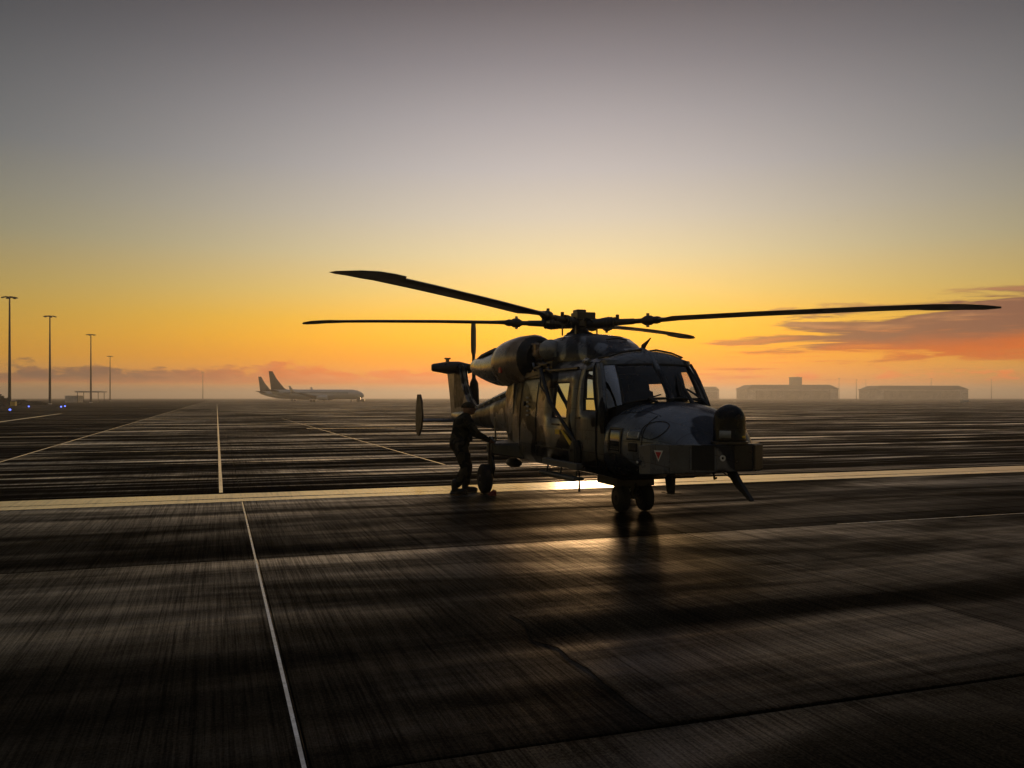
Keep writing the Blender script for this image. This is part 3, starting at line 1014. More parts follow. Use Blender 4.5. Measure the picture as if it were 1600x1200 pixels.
# tail rotor on the port side
trc = Vector((-7.66, .34, 2.50))
trr = MB().lathe(trc + Vector((0, -.12, 0)), (0, 1, 0), [(0, .08), (.08, .11), (.2, .11), (.26, .05)], 14).build('tail_rotor', M['darkmetal'], heli, 40)
for k in range(4):
    a = R(90 * k + 3)
    dr = Vector((math.cos(a + math.pi / 2), 0, math.sin(a + math.pi / 2)))
    ch = Vector((-dr.z, 0, dr.x))
    nn = Vector((0, 1, 0))
    c1 = (ch * math.cos(R(48)) + nn * math.sin(R(48)))
    n1 = (nn * math.cos(R(48)) - ch * math.sin(R(48)))
    bl = MB()
    rr = []
    for r_, c_, t_ in ((.12, .05, .05), (.28, .055, .045), (.40, .12, .030), (.60, .135, .022), (1.0, .13, .016), (1.15, .11, .012), (1.18, .07, .008)):
        p = trc + dr * r_ + nn * (.02 + .015 * r_)
        rr.append([p + c1 * c_ * x + n1 * t_ * y for x, y in ((1, 0), (.6, .7), (0, 1), (-.7, .45), (-1, 0), (-.7, -.45), (0, -1), (.6, -.7))])
    bl.loft(rr).build('tail_rotor_blade', M['blade'], trr, 40)
MB().tube([trc + Vector((.12, .1, .1)), trc + Vector((.30, .06, -.2))], .02, 6).build('pitch_link', M['metal'], trr, 40)
# tailplane with end plates
tpl = MB().loft([[(-6.30 - abs(y) * .06, y, 1.17), (-6.42 - abs(y) * .06, y, 1.215), (-6.95, y, 1.19), (-6.95, y, 1.165), (-6.42 - abs(y) * .06, y, 1.135)] for y in (-1.30, -.6, 0, .6, 1.30)]).build('tailplane', M['dark'], heli, 40)
for side in (-1, 1):
    pl = [(-6.30, 1.30), (-6.42, 1.62), (-6.62, 1.80), (-6.92, 1.80), (-7.02, 1.40), (-6.98, 1.0), (-6.80, .80), (-6.60, .80), (-6.38, 1.0)]
    lean = lambda z: .03 * (1.3 - z)
    m_ = MB()
    m_.loft([[(x, side * 1.30 - .022 - lean(z), z) for x, z in pl], [(x, side * 1.30 + .022 - lean(z), z) for x, z in pl]])
    bevel(m_.build('end_plate', M['endplate'], tpl), .012)

# upper deck, gearbox cowling and engines
dk = []
for s, w, zt_ in ((1.95, .20, 2.40), (1.78, .34, 2.47), (1.55, .42, 2.58), (1.2, .48, 2.71), (.6, .53, 2.785), (0, .55, 2.80), (-.6, .54, 2.76), (-1.2, .48, 2.66), (-1.9, .36, 2.45), (-2.5, .22, 2.18)):
    dk.append([(s, w * x, 2.22 + (zt_ - 2.22) * y) for x, y in ((1.0, -.1), (1.03, .35), (.95, .66), (.74, .9), (.4, .985), (0, 1), (-.4, .985), (-.74, .9), (-.95, .66), (-1.03, .35), (-1.0, -.1))])
cowl = MB().loft(dk, True, True).build('gearbox_cowling', M['camo_nose'], heli, 40)
MB().lathe((.12, -.555, 2.56), (0, -1, .3), [(-.02, .07), (.012, .07), (.014, .05)], 4).build('cowling_vent', M['black'], cowl)
for k in range(3):
    MB().box((.62 - .42 * 0 - .05 * k - .32, -.565, 2.45), (.012, .02, .09)).build('cowling_clip', M['lightgrey'], cowl)
MB().tube([(1.45, -.18, 2.63), (1.5, 0, 2.645), (1.45, .18, 2.63)], .012, 6).build('cowling_seam', M['black'], cowl, 40)
for side in (-1, 1):
    ax = [(-.52, .58, 2.40, .40), (-.60, .59, 2.40, .44), (-1.0, .62, 2.385, .46), (-1.40, .66, 2.36, .455), (-1.60, .68, 2.35, .435), (-1.66, .685, 2.345, .41)]
    nac = MB().tube([(x, y * side, z) for x, y, z, r in ax], [r for *_, r in ax], 24).build('engine_nacelle', M['nacelle'], heli, 45)
    MB().tube([(-.34, .56 * side, 2.41), (-.44, .57 * side, 2.405), (-.545, .585 * side, 2.40)], [.30, .385, .415], 24).build('engine_bay_ring', M['black'], nac, 45)
    MB().tube([(-.02, .55 * side, 2.52), (-.30, .56 * side, 2.50), (-.48, .57 * side, 2.49)], [.165, .175, .185], 18).build('intake_duct', M['nacelle'], nac, 45)
    bevel(MB().box((-.34, .70 * side, 2.55), (.26, .12, .24)).build('engine_panel', M['nacelle'], nac), .03)
    MB().ball((.03, .55 * side, 2.53), (.22, .20, .185), 20, 12).build('intake_dome', M['dome'], nac, 60)
    ex = [(-1.64, .70, 2.30, .365), (-2.1, .72, 2.29, .345), (-2.6, .74, 2.305, .29), (-3.1, .77, 2.335, .225), (-3.48, .79, 2.36, .17), (-3.52, .79, 2.36, .12)]
    MB().tube([(x, y * side, z) for x, y, z, r in ex], [r for *_, r in ex], 24).build('exhaust_cone', M['exhaust'], nac, 45)
    MB().tube([(-1.68, .72 * side, 2.60), (-2.2, .73 * side, 2.59), (-2.8, .76 * side, 2.54), (-3.5, .79 * side, 2.47)], [.10, .22, .19, .08], 12, .5).build('exhaust_outlet', M['black'], nac, 45)
    MB().lathe((-1.76, .60 * side, 2.64), (0, 0, 1), [(0, .03), (.03, .03), (.04, .015)], 8).build('cowl_latch', M['metal'], nac, 40)
    MB().box((-1.15, 1.07 * side, 2.22), (.12, .03, .10)).build('red_cover', M['red'], nac)
    # clutter on the deck below the engine
    dkp = MB().box((-.35, .66 * side, 2.10), (1.5, .36, .10)).build('engine_deck', M['dark'], heli)
    rnd_ = random.Random(3)
    for k in range(9):
        x0 = rnd_.uniform(-.6, .7); z0 = rnd_.uniform(2.14, 2.36); y0 = rnd_.uniform(.60, .80)
        MB().tube([(x0, y0 * side, z0), (x0 + rnd_.uniform(.1, .3), (y0 + rnd_.uniform(-.05, .05)) * side, z0 + rnd_.uniform(-.1, .08)), (x0 + rnd_.uniform(.3, .5), y0 * side, z0 + rnd_.uniform(-.1, .05))], rnd_.uniform(.010, .028), 6).build('engine_pipe', M['metal' if k % 4 == 0 else 'darkmetal'], dkp, 45)
    MB().box((.42, .64 * side, 2.26), (.30, .20, .12)).box((.02, .70 * side, 2.20), (.22, .16, .12)).build('engine_accessory', M['darkmetal'], dkp)
    MB().lathe((-.12, .80 * side, 2.15), (0, 1, 0), [(-.02, .05), (.01, .05), (.012, .03), (0, .028)], 14).build('filler_ring', M['metal'], dkp, 40)
    MB().add([(-.75, .60 * side, 2.135), (.15, .60 * side, 2.185), (.18, .86 * side, 2.10), (-.72, .87 * side, 2.03)], [(0, 1, 2, 3)]).build('deck_cover', M['foil'], dkp)

# mast, rotor head
hub = MB().lathe((0, 0, 2.74), (0, 0, 1), [(0, .30), (.05, .27), (.12, .17), (.17, .13), (.30, .12)], 20).build('rotor_head', M['dark'], heli, 35)
MB().lathe((0, 0, 2.92), (0, 0, 1), [(0, .13), (.03, .19), (.11, .19), (.14, .13), (.17, .13)], 20).build('hub_plate', M['darkmetal'], hub, 35)
bevel(MB().box((.02, .06, 3.12), (.30, .34, .14)).box((0, 0, 3.205), (.18, .18, .07)).build('vibration_absorber', M['dark'], hub), .012)
MB().ball((-.06, -.16, 3.05), (.09, .09, .06), 12, 8).build('damper', M['metal'], hub, 60)
MB().lathe((0, 0, 2.80), (0, 0, 1), [(0, .20), (.03, .23), (.05, .2)], 20).build('swashplate', M['darkmetal'], hub, 35)
for k in range(8):
    a = 2 * math.pi * k / 8
    MB().tube([(.155 * math.cos(a), .155 * math.sin(a), 2.95), (.155 * math.cos(a), .155 * math.sin(a), 3.075)], .018, 6).build('hub_bolt', M['metal'], hub, 40)
for k in range(4):
    a = math.pi / 2 * k + .3
    MB().tube([(.10 * math.cos(a), .10 * math.sin(a), 3.10), (.26 * math.cos(a), .26 * math.sin(a), 3.06), (.33 * math.cos(a + .3), .33 * math.sin(a + .3), 2.97)], .016, 6).build('hub_hose', M['black'], hub, 40)
WORLD_AZ = [241.5, 331.5, 61.5, 151.5]
TIPZ = [3.13, 2.99, 3.17, 3.31]
HUBZ = 2.985
for q in range(4):
    a = R(WORLD_AZ[q]) - HA
    dr = Vector((math.cos(a), math.sin(a), 0))
    le = Vector((-math.sin(a), math.cos(a), 0))      # leading edge: the rotor turns anticlockwise
    up = Vector((0, 0, 1))

    def zz(r_, q=q):
        k = r_ / 6.4
        return HUBZ + (TIPZ[q] - HUBZ) * k + .03 * math.sin(math.pi * min(1, k))

    def P(r_):
        return dr * r_ + up * zz(r_)
    pit = R((1.0, -4.0, 0.0, 1.0)[q])
    ce = le * math.cos(pit) + up * math.sin(pit)
    cn = up * math.cos(pit) - le * math.sin(pit)
    blade = MB()
    rr = []
    # radius, leading edge, trailing edge, thickness, drop
    for r_, xl, xt, th, dz in ((1.42, .05, -.06, .045, 0), (1.55, .08, -.12, .04, 0), (1.75, .10, -.29, .034, 0), (3.0, .10, -.29, .031, 0), (4.6, .10, -.29, .029, 0), (5.28, .10, -.29, .027, 0),
                               (5.40, .21, -.29, .020, 0), (5.62, .235, -.30, .018, -.005), (5.90, .22, -.28, .014, -.012), (6.15, .16, -.24, .010, -.03), (6.34, -.02, -.16, .005, -.045)):
        p = P(r_) + up * dz
        c_ = (xl - xt)
        rr.append([p + ce * (xl - c_ * u_) + cn * th * y for u_, y in ((0, 0), (.06, .6), (.25, 1), (.6, .7), (1, .08), (1, -.08), (.6, -.55), (.25, -.85), (.06, -.5))])
    bo = blade.loft(rr).build('rotor_blade', M['blade'], heli, 35)
    MB().tube([P(.12), P(.40), P(.62), P(.80), P(1.0)], [.075, .085, .06, .055, .05], 12).build('blade_arm', M['darkmetal'], bo, 40)
    MB().tube([P(.42), P(.50), P(.58), P(.66)], [.09, .10, .10, .07], 12).build('arm_sleeve', M['dark'], bo, 40)
    for k in range(5):
        MB().tube([P(.42 + .055 * k), P(.44 + .055 * k)], .105 - .006 * abs(k - 2), 12).build('sleeve_rib', M['darkmetal'], bo, 40)
    MB().tube([P(1.0), P(1.18)], .042, 10).build('blade_arm', M['darkmetal'], bo, 40)
    fold = MB().tube([P(1.14), P(1.20), P(1.30), P(1.36)], [.05, .082, .082, .05], 12).build('fold_hinge', M['darkmetal'], bo, 40)
    MB().tube([P(1.24) - up * .11, P(1.24) + up * .12], .028, 8).build('hinge_pin', M['metal'], bo, 40)
    MB().tube([P(1.34), P(1.40), P(1.46)], [.06, .065, .05], 10).build('blade_cuff', M['dark'], bo, 40)
    MB().tube([P(.70) + up * .03, P(.70) + up * .13], [.035, .03], 8).build('arm_lug', M['darkmetal'], bo, 40)
    lk = dr * .30 + le * .06
    MB().tube([lk + up * (zz(.3) - .02), lk + up * 2.80], .014, 6).build('pitch_link', M['metal'], bo, 40)

# aerials on the roof
MB().sprism([(2.26, 2.41), (2.36, 2.41), (2.40, 2.47), (2.56, 2.585), (2.50, 2.56), (2.30, 2.50)], -.012, .012).build('blade_antenna', M['black'], heli)
MB().lathe((1.92, 0, 2.38), (0, 0, 1), [(0, .05), (.06, .05), (.07, .03)], 10).build('roof_beacon', M['black'], heli, 40)
MB().tube([(1.75, -.70, 2.26), (1.95, -.74, 2.27), (2.1, -.76, 2.26)], [.03, .045, .03], 8).build('gutter_fairing', M['camo_nose'], heli, 40)

# undercarriage
def wheel(c, r_, w_, parent):
    t_ = MB().lathe((c[0], c[1] - w_ / 2, c[2]), (0, 1, 0), [(0, r_ * .55), (.01, r_ * .82), (w_ * .18, r_ * .97), (w_ * .4, r_), (w_ * .6, r_), (w_ * .82, r_ * .97), (w_ - .01, r_ * .82), (w_, r_ * .55)], 26).build('wheel', M['rubber'], parent, 40)
    for sd_ in (-1, 1):
        MB().lathe((c[0], c[1] + sd_ * w_ / 2 * .86, c[2]), (0, sd_, 0), [(0, r_ * .56), (.012, r_ * .5), (.014, r_ * .2), (.035, r_ * .15)], 18).build('wheel_rim', M['darkmetal'], t_, 40)
    return t_


ng = MB().tube([(1.85, 0, .75), (1.95, 0, .50), (2.0, 0, .22)], [.075, .07, .055], 12).tube([(2.0, -.22, .215), (2.0, .22, .215)], .03, 8).tube([(1.97, 0, .55), (2.12, 0, .40), (2.03, 0, .26)], .022, 8).build('nose_gear', M['darkmetal'], heli, 40)
wheel((2.0, -.20, .215), .215, .17, ng)
wheel((2.0, .20, .215), .215, .17, ng)
MB().box((1.75, 0, .54), (.70, .62, .30)).box((1.88, 0, .36), (.20, .30, .20)).build('gear_fairing', M['dark'], heli)
MB().lathe((2.03, -.07, .44), (1, -.25, 0), [(0, .03), (.03, .04), (.035, .03)], 12).build('landing_lamp', M['white'], ng, 40)
MB().box((2.06, -.10, .33), (.008, .085, .05)).build('placard', M['black'], ng)
cu = bpy.data.curves.new('tail_code', 'FONT')
cu.body = 'E6'
cu.size = .075
cu.extrude = .001
cu.align_x = 'CENTER'; cu.align_y = 'CENTER'
cu.materials.append(M['lightgrey'])
tmp = bpy.data.objects.new('tmp', cu)
col.objects.link(tmp)
bpy.context.view_layer.update()
me = bpy.data.meshes.new_from_object(tmp.evaluated_get(bpy.context.evaluated_depsgraph_get()))
bpy.data.objects.remove(tmp)
tx = link('code_lettering', me)
tx.parent = ng
tx.location = (2.066, -.10, .33)
tx.rotation_euler = (R(90), 0, R(90))
for side in (-1, 1):
    mg = MB().loft([[(x, y * side, z) for x, z in pts] for y, pts in ((.70, [(-.55, .62), (-.60, .92), (-1.5, .96), (-1.6, .66)]), (1.05, [(-.78, .66), (-.80, .90), (-1.38, .92), (-1.42, .70)]), (1.30, [(-.88, .70), (-.90, .90), (-1.26, .91), (-1.28, .72)]))]).build('sponson', M['dark'], heli)
    bevel(mg, .03)
    lg = MB().tube([(-1.06, 1.26 * side, 1.02), (-1.06, 1.27 * side, .62), (-1.05, 1.27 * side, .28)], [.055, .06, .045], 12).tube([(-1.05, 1.27 * side, .27), (-1.05, 1.46 * side, .265)], .035, 8).tube([(-.98, 1.27 * side, .66), (-.86, 1.27 * side, .47), (-.98, 1.27 * side, .30)], .02, 6).build('main_gear', M['darkmetal'], heli, 40)
    wheel((-1.05, 1.39 * side, .265), .265, .19, lg)
    MB().tube([(-1.0, 1.20 * side, .95), (-1.0, 1.22 * side, 1.36)], .016, 6).build('tie_down_rod', M['metal'], lg, 40)
    MB().tube([(-1.15, 1.42 * side, .50), (-1.1, 1.45 * side, .40), (-1.05, 1.44 * side, .30)], .012, 6).build('brake_hose', M['metal'], lg, 40)
    MB().tube([(-1.15, 1.20 * side, .98), (-.95, 1.30 * side, 1.0), (-.80, 1.28 * side, .93)], .02, 6).build('gear_brace', M['metal'], lg, 40)
MB().ball((-1.16, -.80, .53), (.28, .13, .09), 16, 8).build('belly_pod', M['black'], heli, 60)
MB().tube([(-1.1, -.80, .6), (-1.1, -.78, .72)], .03, 6).build('pod_mount', M['dark'], heli, 40)
M['chock'] = simple('faded_red_rubber', (.16, .02, .018), .6)
# wheel chock against the wheel
ck = MB().prism([(-.09, -.05), (.09, -.05), (.09, .05), (-.09, .05)], 0, [.02, .02, .09, .09]).build('wheel_chock', M['chock'], None, None, ap(-.66, -1.38, 0.006), HA)
tag(ck, 'small red wheel chock against the near main wheel', 'chock')

# ------------------------------------------------------------------ person beside the main wheel
M['skin'] = simple('skin', (.30, .17, .11), .55, var=.1, scale=20)
M['uniform'] = camo_mat('uniform_cloth', (.050, .042, .026), (.014, .013, .010), 7.0, .5, .85, False)
un = M['uniform'].node_tree
for n_ in un.nodes:
    if n_.type == 'BSDF_PRINCIPLED':
        for k_, v_ in (('Coat Weight', 0.0), ('Specular IOR Level', .2)):
            for l_ in list(n_.inputs[k_].links):
                un.links.remove(l_)
            n_.inputs[k_].default_value = v_
M['boot'] = simple('boot_leather', (.018, .014, .010), .5)
per = thing('person', 'person in dark camouflage uniform stooping to the near main wheel', 'person', (-.88, 15.28, .005), R(14))
per.scale = (1.12, 1.14, .99)


def organic(name, mb_, mat, parent, vox=.012, sm=6):
    o_ = mb_.build(name, mat, parent, 180)
    r_ = o_.modifiers.new('remesh', 'REMESH')
    r_.mode = 'VOXEL'; r_.voxel_size = vox; r_.use_smooth_shade = True
    s_ = o_.modifiers.new('smooth', 'SMOOTH'); s_.factor = .5; s_.iterations = sm
    return o_


J = dict(hipL=(-.06, .10, .86), hipR=(-.06, -.10, .86), knL=(.10, .12, .47), knR=(.02, -.13, .46), anL=(.06, .13, .09), anR=(-.16, -.14, .10),
         pel=(-.06, 0, .92), wai=(-.04, 0, 1.05), che=(.0, 0, 1.25), nec=(.05, 0, 1.42), hed=(.09, 0, 1.53),
         shL=(.02, .20, 1.35), shR=(.02, -.20, 1.35), elL=(.17, .27, 1.09), elR=(.15, -.28, 1.10), haL=(.42, .12, .97), haR=(.40, -.16, .95))


def T(m_, a_, b_, r0, r1, n_=10):
    a_, b_ = Vector(a_), Vector(b_)
    m_.tube([a_, a_.lerp(b_, .35), b_.lerp(a_, .25), b_], [r0, r0 * .97 + r1 * .03, r0 * .4 + r1 * .6, r1], n_)
    m_.ball(a_, r0 * .98, 10, 6); m_.ball(b_, r1 * .98, 10, 6)


body = MB()
T(body, J['pel'], J['che'], .10, .12); T(body, J['che'], J['nec'], .11, .055); T(body, J['nec'], J['hed'], .052, .05)
body.ball(J['hed'], (.098, .077, .115), 18, 12)
body.ball(Vector(J['hed']) + Vector((.045, 0, -.06)), (.06, .055, .055), 14, 8)       # jaw
body.tube([Vector(J['hed']) + Vector((.085, 0, .02)), Vector(J['hed']) + Vector((.122, 0, -.025)), Vector(J['hed']) + Vector((.10, 0, -.035))], [.012, .017, .014], 8)
for sd_ in (-1, 1):
    body.ball(Vector(J['hed']) + Vector((-.005, sd_ * .078, -.005)), (.02, .012, .032), 8, 6)
    body.ball(Vector(J['hed']) + Vector((.082, sd_ * .03, .028)), (.016, .026, .010), 8, 6)
for s_ in 'LR':
    T(body, J['sh' + s_], J['el' + s_], .05, .042); T(body, J['el' + s_], J['ha' + s_], .04, .03)
    T(body, J['hip' + s_], J['kn' + s_], .08, .058); T(body, J['kn' + s_], J['an' + s_], .055, .04)
    hv = (Vector(J['ha' + s_]) - Vector(J['el' + s_])).normalized()
    h0 = Vector(J['ha' + s_])
    sdv = Vector((0, 1 if s_ == 'L' else -1, 0))
    body.box(h0 + hv * .045, (.085, .07, .032), hv.to_track_quat('X', 'Z').to_matrix())
    for k in range(4):
        o_ = Vector((0, (k - 1.5) * .021, 0))
        ln = (.062, .075, .07, .052)[k]
        body.tube([h0 + hv * .08 + o_, h0 + hv * (.08 + ln * .55) + o_ + Vector((0, 0, -.012)), h0 + hv * (.08 + ln * .8) + o_ + Vector((0, 0, -.045))], [.010, .0095, .008], 7)
    body.tube([h0 + hv * .03 - sdv * .03, h0 + hv * .065 - sdv * .058 + Vector((0, 0, -.01)), h0 + hv * .10 - sdv * .055 + Vector((0, 0, -.03))], [.012, .0105, .009], 7)
organic('body', body, M['skin'], per, .0075, 3)
jk = MB()
T(jk, J['wai'], J['che'], .155, .165, 14); T(jk, (J['pel'][0], 0, .88), J['wai'], .165, .155, 14)
T(jk, J['che'], (.03, 0, 1.34), .165, .12, 14); T(jk, (.03, 0, 1.35), (.05, 0, 1.41), .085, .074)
jk.ball((.0, .10, 1.28), (.14, .14, .12), 14, 8); jk.ball((.0, -.10, 1.28), (.14, .14, .12), 14, 8)
for s_ in 'LR':
    T(jk, J['sh' + s_], J['el' + s_], .078, .064)
    e_, h_ = Vector(J['el' + s_]), Vector(J['ha' + s_])
    T(jk, e_, e_.lerp(h_, .86), .062, .047)
    y_ = .09 if s_ == 'L' else -.09
    jk.box((.13, y_, 1.24), (.04, .10, .11)); jk.box((.10, y_ * 1.2, 1.0), (.05, .11, .13))
organic('jacket', jk, M['uniform'], per, .011, 4)
ts = MB()
T(ts, (-.06, .05, .90), (-.06, -.05, .90), .15, .15, 14)
for s_ in 'LR':
    T(ts, J['hip' + s_], J['kn' + s_], .118, .085, 12)
    k_, a_ = Vector(J['kn' + s_]), Vector(J['an' + s_])
    T(ts, k_, k_.lerp(a_, .78), .082, .070, 12)
    y_ = .19 if s_ == 'L' else -.19
    ts.box((.02, y_, .66), (.13, .06, .17))
organic('trousers', ts, M['uniform'], per, .011, 4)
for s_ in 'LR':
    bt = MB()
    a_ = Vector(J['an' + s_])
    T(bt, (a_.x, a_.y, .22), (a_.x, a_.y, .08), .060, .052)
    bt.ball((a_.x + .07, a_.y, .052), (.145, .052, .05), 14, 8)
    bt.box((a_.x + .06, a_.y, .016), (.28, .095, .03))
    organic('boot', bt, M['boot'], per, .009, 2)
cp = MB()
cp.ball(Vector(J['hed']) + Vector((-.008, 0, .022)), (.112, .092, .105), 18, 8, -.05, 1.0)
cp.prism([(.16, -.065), (.22, -.05), (.235, 0), (.22, .05), (.16, .065)], 1.565, 1.578)
cp.build('cap', M['uniform'], per, 50)

# ------------------------------------------------------------------ far things
def fx(px, d_):
    return (px - 800.0) / FPX * d_


M['plane_white'] = simple('white_aircraft_paint', (.80, .79, .77), .35, var=.06, scale=.3)
M['plane_dark'] = simple('dark_blue_tail_paint', (.012, .014, .022), .4, scale=.4)
M['plane_glass'] = simple('dark_cabin_pane', (.02, .02, .025), .15)
M['roof_far'] = simple('dark_hangar_sheeting', (.012, .010, .009), .6, scale=.2)
M['door_far'] = simple('pale_hangar_door', (.48, .43, .38), .7, scale=.2)
M['wall_mist'] = simple('mist_whitened_sheeting', (.80, .75, .70), .7, scale=.2)  # mist put into the colour: whitened so the hangar walls seem to fade
M['mast'] = simple('dark_mast_steel', (.03, .027, .025), .6, .2, scale=.5)
M['blue_lamp'] = simple('blue_lamp_glass', (.05, .08, .5), .3, emit=(.12, .2, 1.0), es=2.5)


def airliner():
    root = thing('airliner', 'pale twin-jet airliner with dark tail standing nose right in the mist', 'airliner')
    n_ = 20
    rings = []
    for x, r_, z in ((-19.0, .25, 4.5), (-17.5, .75, 4.2), (-14, 1.35, 3.75), (-10, 1.75, 3.35), (-6, 1.88, 3.15), (10, 1.88, 3.15), (14.5, 1.86, 3.15), (16.5, 1.62, 3.0), (18, 1.15, 2.8), (18.8, .6, 2.65), (19.1, .1, 2.6)):
        rings.append([(x, r_ * math.cos(2 * math.pi * k / n_), z + r_ * 1.04 * math.sin(2 * math.pi * k / n_)) for k in range(n_)])
    fz = MB().loft(rings).build('airliner_fuselage', M['plane_white'], root, 50)
    MB().box((0, -1.80, 3.75), (26, .16, .22)).build('window_row', M['plane_glass'], fz)
    MB().loft([[(16.4, y, 3.95), (17.5, y * .7, 3.55), (17.2, y * .8, 3.25), (16.2, y * 1.02, 3.5)] for y in (-1.18, 0, 1.18)]).build('cockpit_window', M['plane_glass'], fz)
    MB().loft([[(-11.5, y, 4.9), (-13.2, y, 5.7), (-16.2, y * .7, 9.4), (-17.9, y * .4, 12.5), (-19.4, y * .4, 12.5), (-18.4, y, 5.0)] for y in (-.2, 0, .2)]).build('tail_fin', M['plane_dark'], root)
    for y in (-1, 1):
        MB().loft([[(5.0, 1.6 * y, 2.3), (-2.8, 1.6 * y, 2.3), (-2.8, 1.6 * y, 1.95), (3.5, 1.6 * y, 1.85)], [(.4, 6 * y, 2.75), (-3.0, 6 * y, 2.75), (-3.0, 6 * y, 2.55), (.2, 6 * y, 2.5)], [(-4.2, 17 * y, 3.9), (-5.8, 17 * y, 3.9), (-5.8, 17 * y, 3.82), (-4.2, 17 * y, 3.8)]]).build('wing', M['plane_white'], root, 40)
        MB().loft([[(-4.5, 17 * y, 3.85), (-6.0, 17 * y, 3.85), (-6.8, 17.4 * y, 6.3), (-6.2, 17.4 * y, 6.3)], [(-4.5, 17.12 * y, 3.85), (-6.0, 17.12 * y, 3.85), (-6.8, 17.5 * y, 6.3), (-6.2, 17.5 * y, 6.3)]]).build('winglet', M['plane_white'], root)
        MB().lathe((1.0, 4.9 * y, 1.75), (1, 0, 0), [(0, .45), (1.2, .85), (3.6, 1.05), (4.4, .98), (4.42, .8), (4.2, .7)], 18).build('jet_engine', M['plane_white'], root, 40)
        MB().loft([[(-14.6, .8 * y, 4.5), (-18.0, .8 * y, 4.5), (-18.0, .8 * y, 4.35), (-15.0, .8 * y, 4.3)], [(-17.6, 6.8 * y, 5.2), (-18.9, 6.8 * y, 5.2), (-18.9, 6.8 * y, 5.12), (-17.6, 6.8 * y, 5.1)]]).build('stabiliser', M['plane_dark'], root, 40)
        g_ = MB().tube([(-1.6, 2.86 * y, 2.2), (-1.6, 2.86 * y, .5)], .16, 8)
        for w_ in (-.35, .35):
            g_.lathe((-1.6, 2.86 * y + w_ - .15, .55), (0, 1, 0), [(0, .3), (.02, .55), (.28, .55), (.3, .3)], 14)
        g_.build('main_gear', M['dark'], root, 40)
    g_ = MB().tube([(14.0, 0, 1.6), (14.0, 0, .4)], .12, 8)
    for w_ in (-.25, .25):
        g_.lathe((14.0, w_ - .1, .36), (0, 1, 0), [(0, .2), (.02, .36), (.18, .36), (.2, .2)], 14)
    g_.build('nose_gear', M['dark'], root, 40)
    return root


al = airliner()
al.location = (fx(495, 343), 343, .005)
al['label'] = 'nearer pale twin-jet airliner with dark tail, nose to the right in mist'
al['group'] = 'airliners parked in the mist'
al2 = copy_tree(al)
al2.location = (fx(403, 430) + 19, 432, .005)
al2['label'] = 'farther airliner mostly hidden, only its dark tail showing behind the nearer one'

tg = thing('tow_tractor', 'small dark tow tractor at the nose of the nearer airliner', 'tractor', (fx(565, 340), 338, .005), 0)
bevel(MB().box((0, 0, .8), (3.2, 2.0, .8)).build('tractor_body', M['dark'], tg), .1)
bevel(MB().box((-.6, 0, 1.55), (1.2, 1.6, .8), None, .85).build('tractor_cab', M['plane_glass'], tg), .06)
for x in (-1, 1):
    for y in (-.9, .9):
        MB().lathe((x, y - .12, .4), (0, 1, 0), [(0, .25), (.02, .4), (.22, .4), (.24, .25)], 14).build('wheel', M['rubber'], tg, 40)


def light_mast(hgt):
    root = thing('light_mast', 'tall floodlight mast', 'light mast')
    MB().tube([(0, 0, 0), (0, 0, hgt * .5), (0, 0, hgt)], [.34, .25, .15], 12).build('mast_pole', M['mast'], root, 40)
    MB().tube([(0, 0, 0), (0, 0, .25)], [.55, .5], 12).build('mast_base', M['wall_mist'], root, 40)
    hd = MB().lathe((0, 0, hgt - .25), (0, 0, 1), [(0, .2), (.1, .5), (.25, .5), (.35, .15)], 12).build('mast_head', M['mast'], root, 40)
    for k in range(6):
        a = 2 * math.pi * k / 6 + .3
        m_ = MB().tube([(0, 0, hgt), (1.05 * math.cos(a), 1.05 * math.sin(a), hgt)], .06, 6).build('head_arm', M['mast'], hd)
        MB().box((1.25 * math.cos(a), 1.25 * math.sin(a), hgt - .1), (.75, .55, .22), Matrix.Rotation(a, 3, 'Z') @ Matrix.Rotation(R(14), 3, 'Y')).build('floodlight', M['mast'], hd)
    return root


HM = 24.0
lm = light_mast(HM)
masts = [(15, 463, 'tallest floodlight mast at the far left edge of the picture'), (78, 493, 'second floodlight mast from the left'),
         (142, 522, 'third floodlight mast from the left'), (172, 556, 'fourth, thin floodlight mast from the left, standing deep in mist'),
         (317, 581, 'short-looking far floodlight mast alone left of the airliners'),
         (1311, 591, 'far mast just right of the hangar with the tower'), (1353, 593, 'far mast in the gap between the two hangars'),
         (1455, 591, 'far mast rising behind the right-hand hangar'), (1549, 592, 'far mast at the far right beyond the hangars')]
for k, (px, py, lb) in enumerate(masts):
    o = lm if k == 0 else copy_tree(lm)
    dd = (HM + .15 - CAM_H) * FPX / (HOR - py)
    o.location = (fx(px, dd), dd, 0.005)
    o.rotation_euler = (0, 0, .5 * k)
    o['label'] = lb
    o['group'] = 'floodlight masts round the airfield'
pl_ = MB().tube([(0, 0, 0), (0, 0, 19)], [.3, .12], 8).build('radio_pole', M['mast'], None, 40, (fx(1338, 760), 760, .005))
tag(pl_, 'plain thin pole between two far masts right of the tower', 'pole')


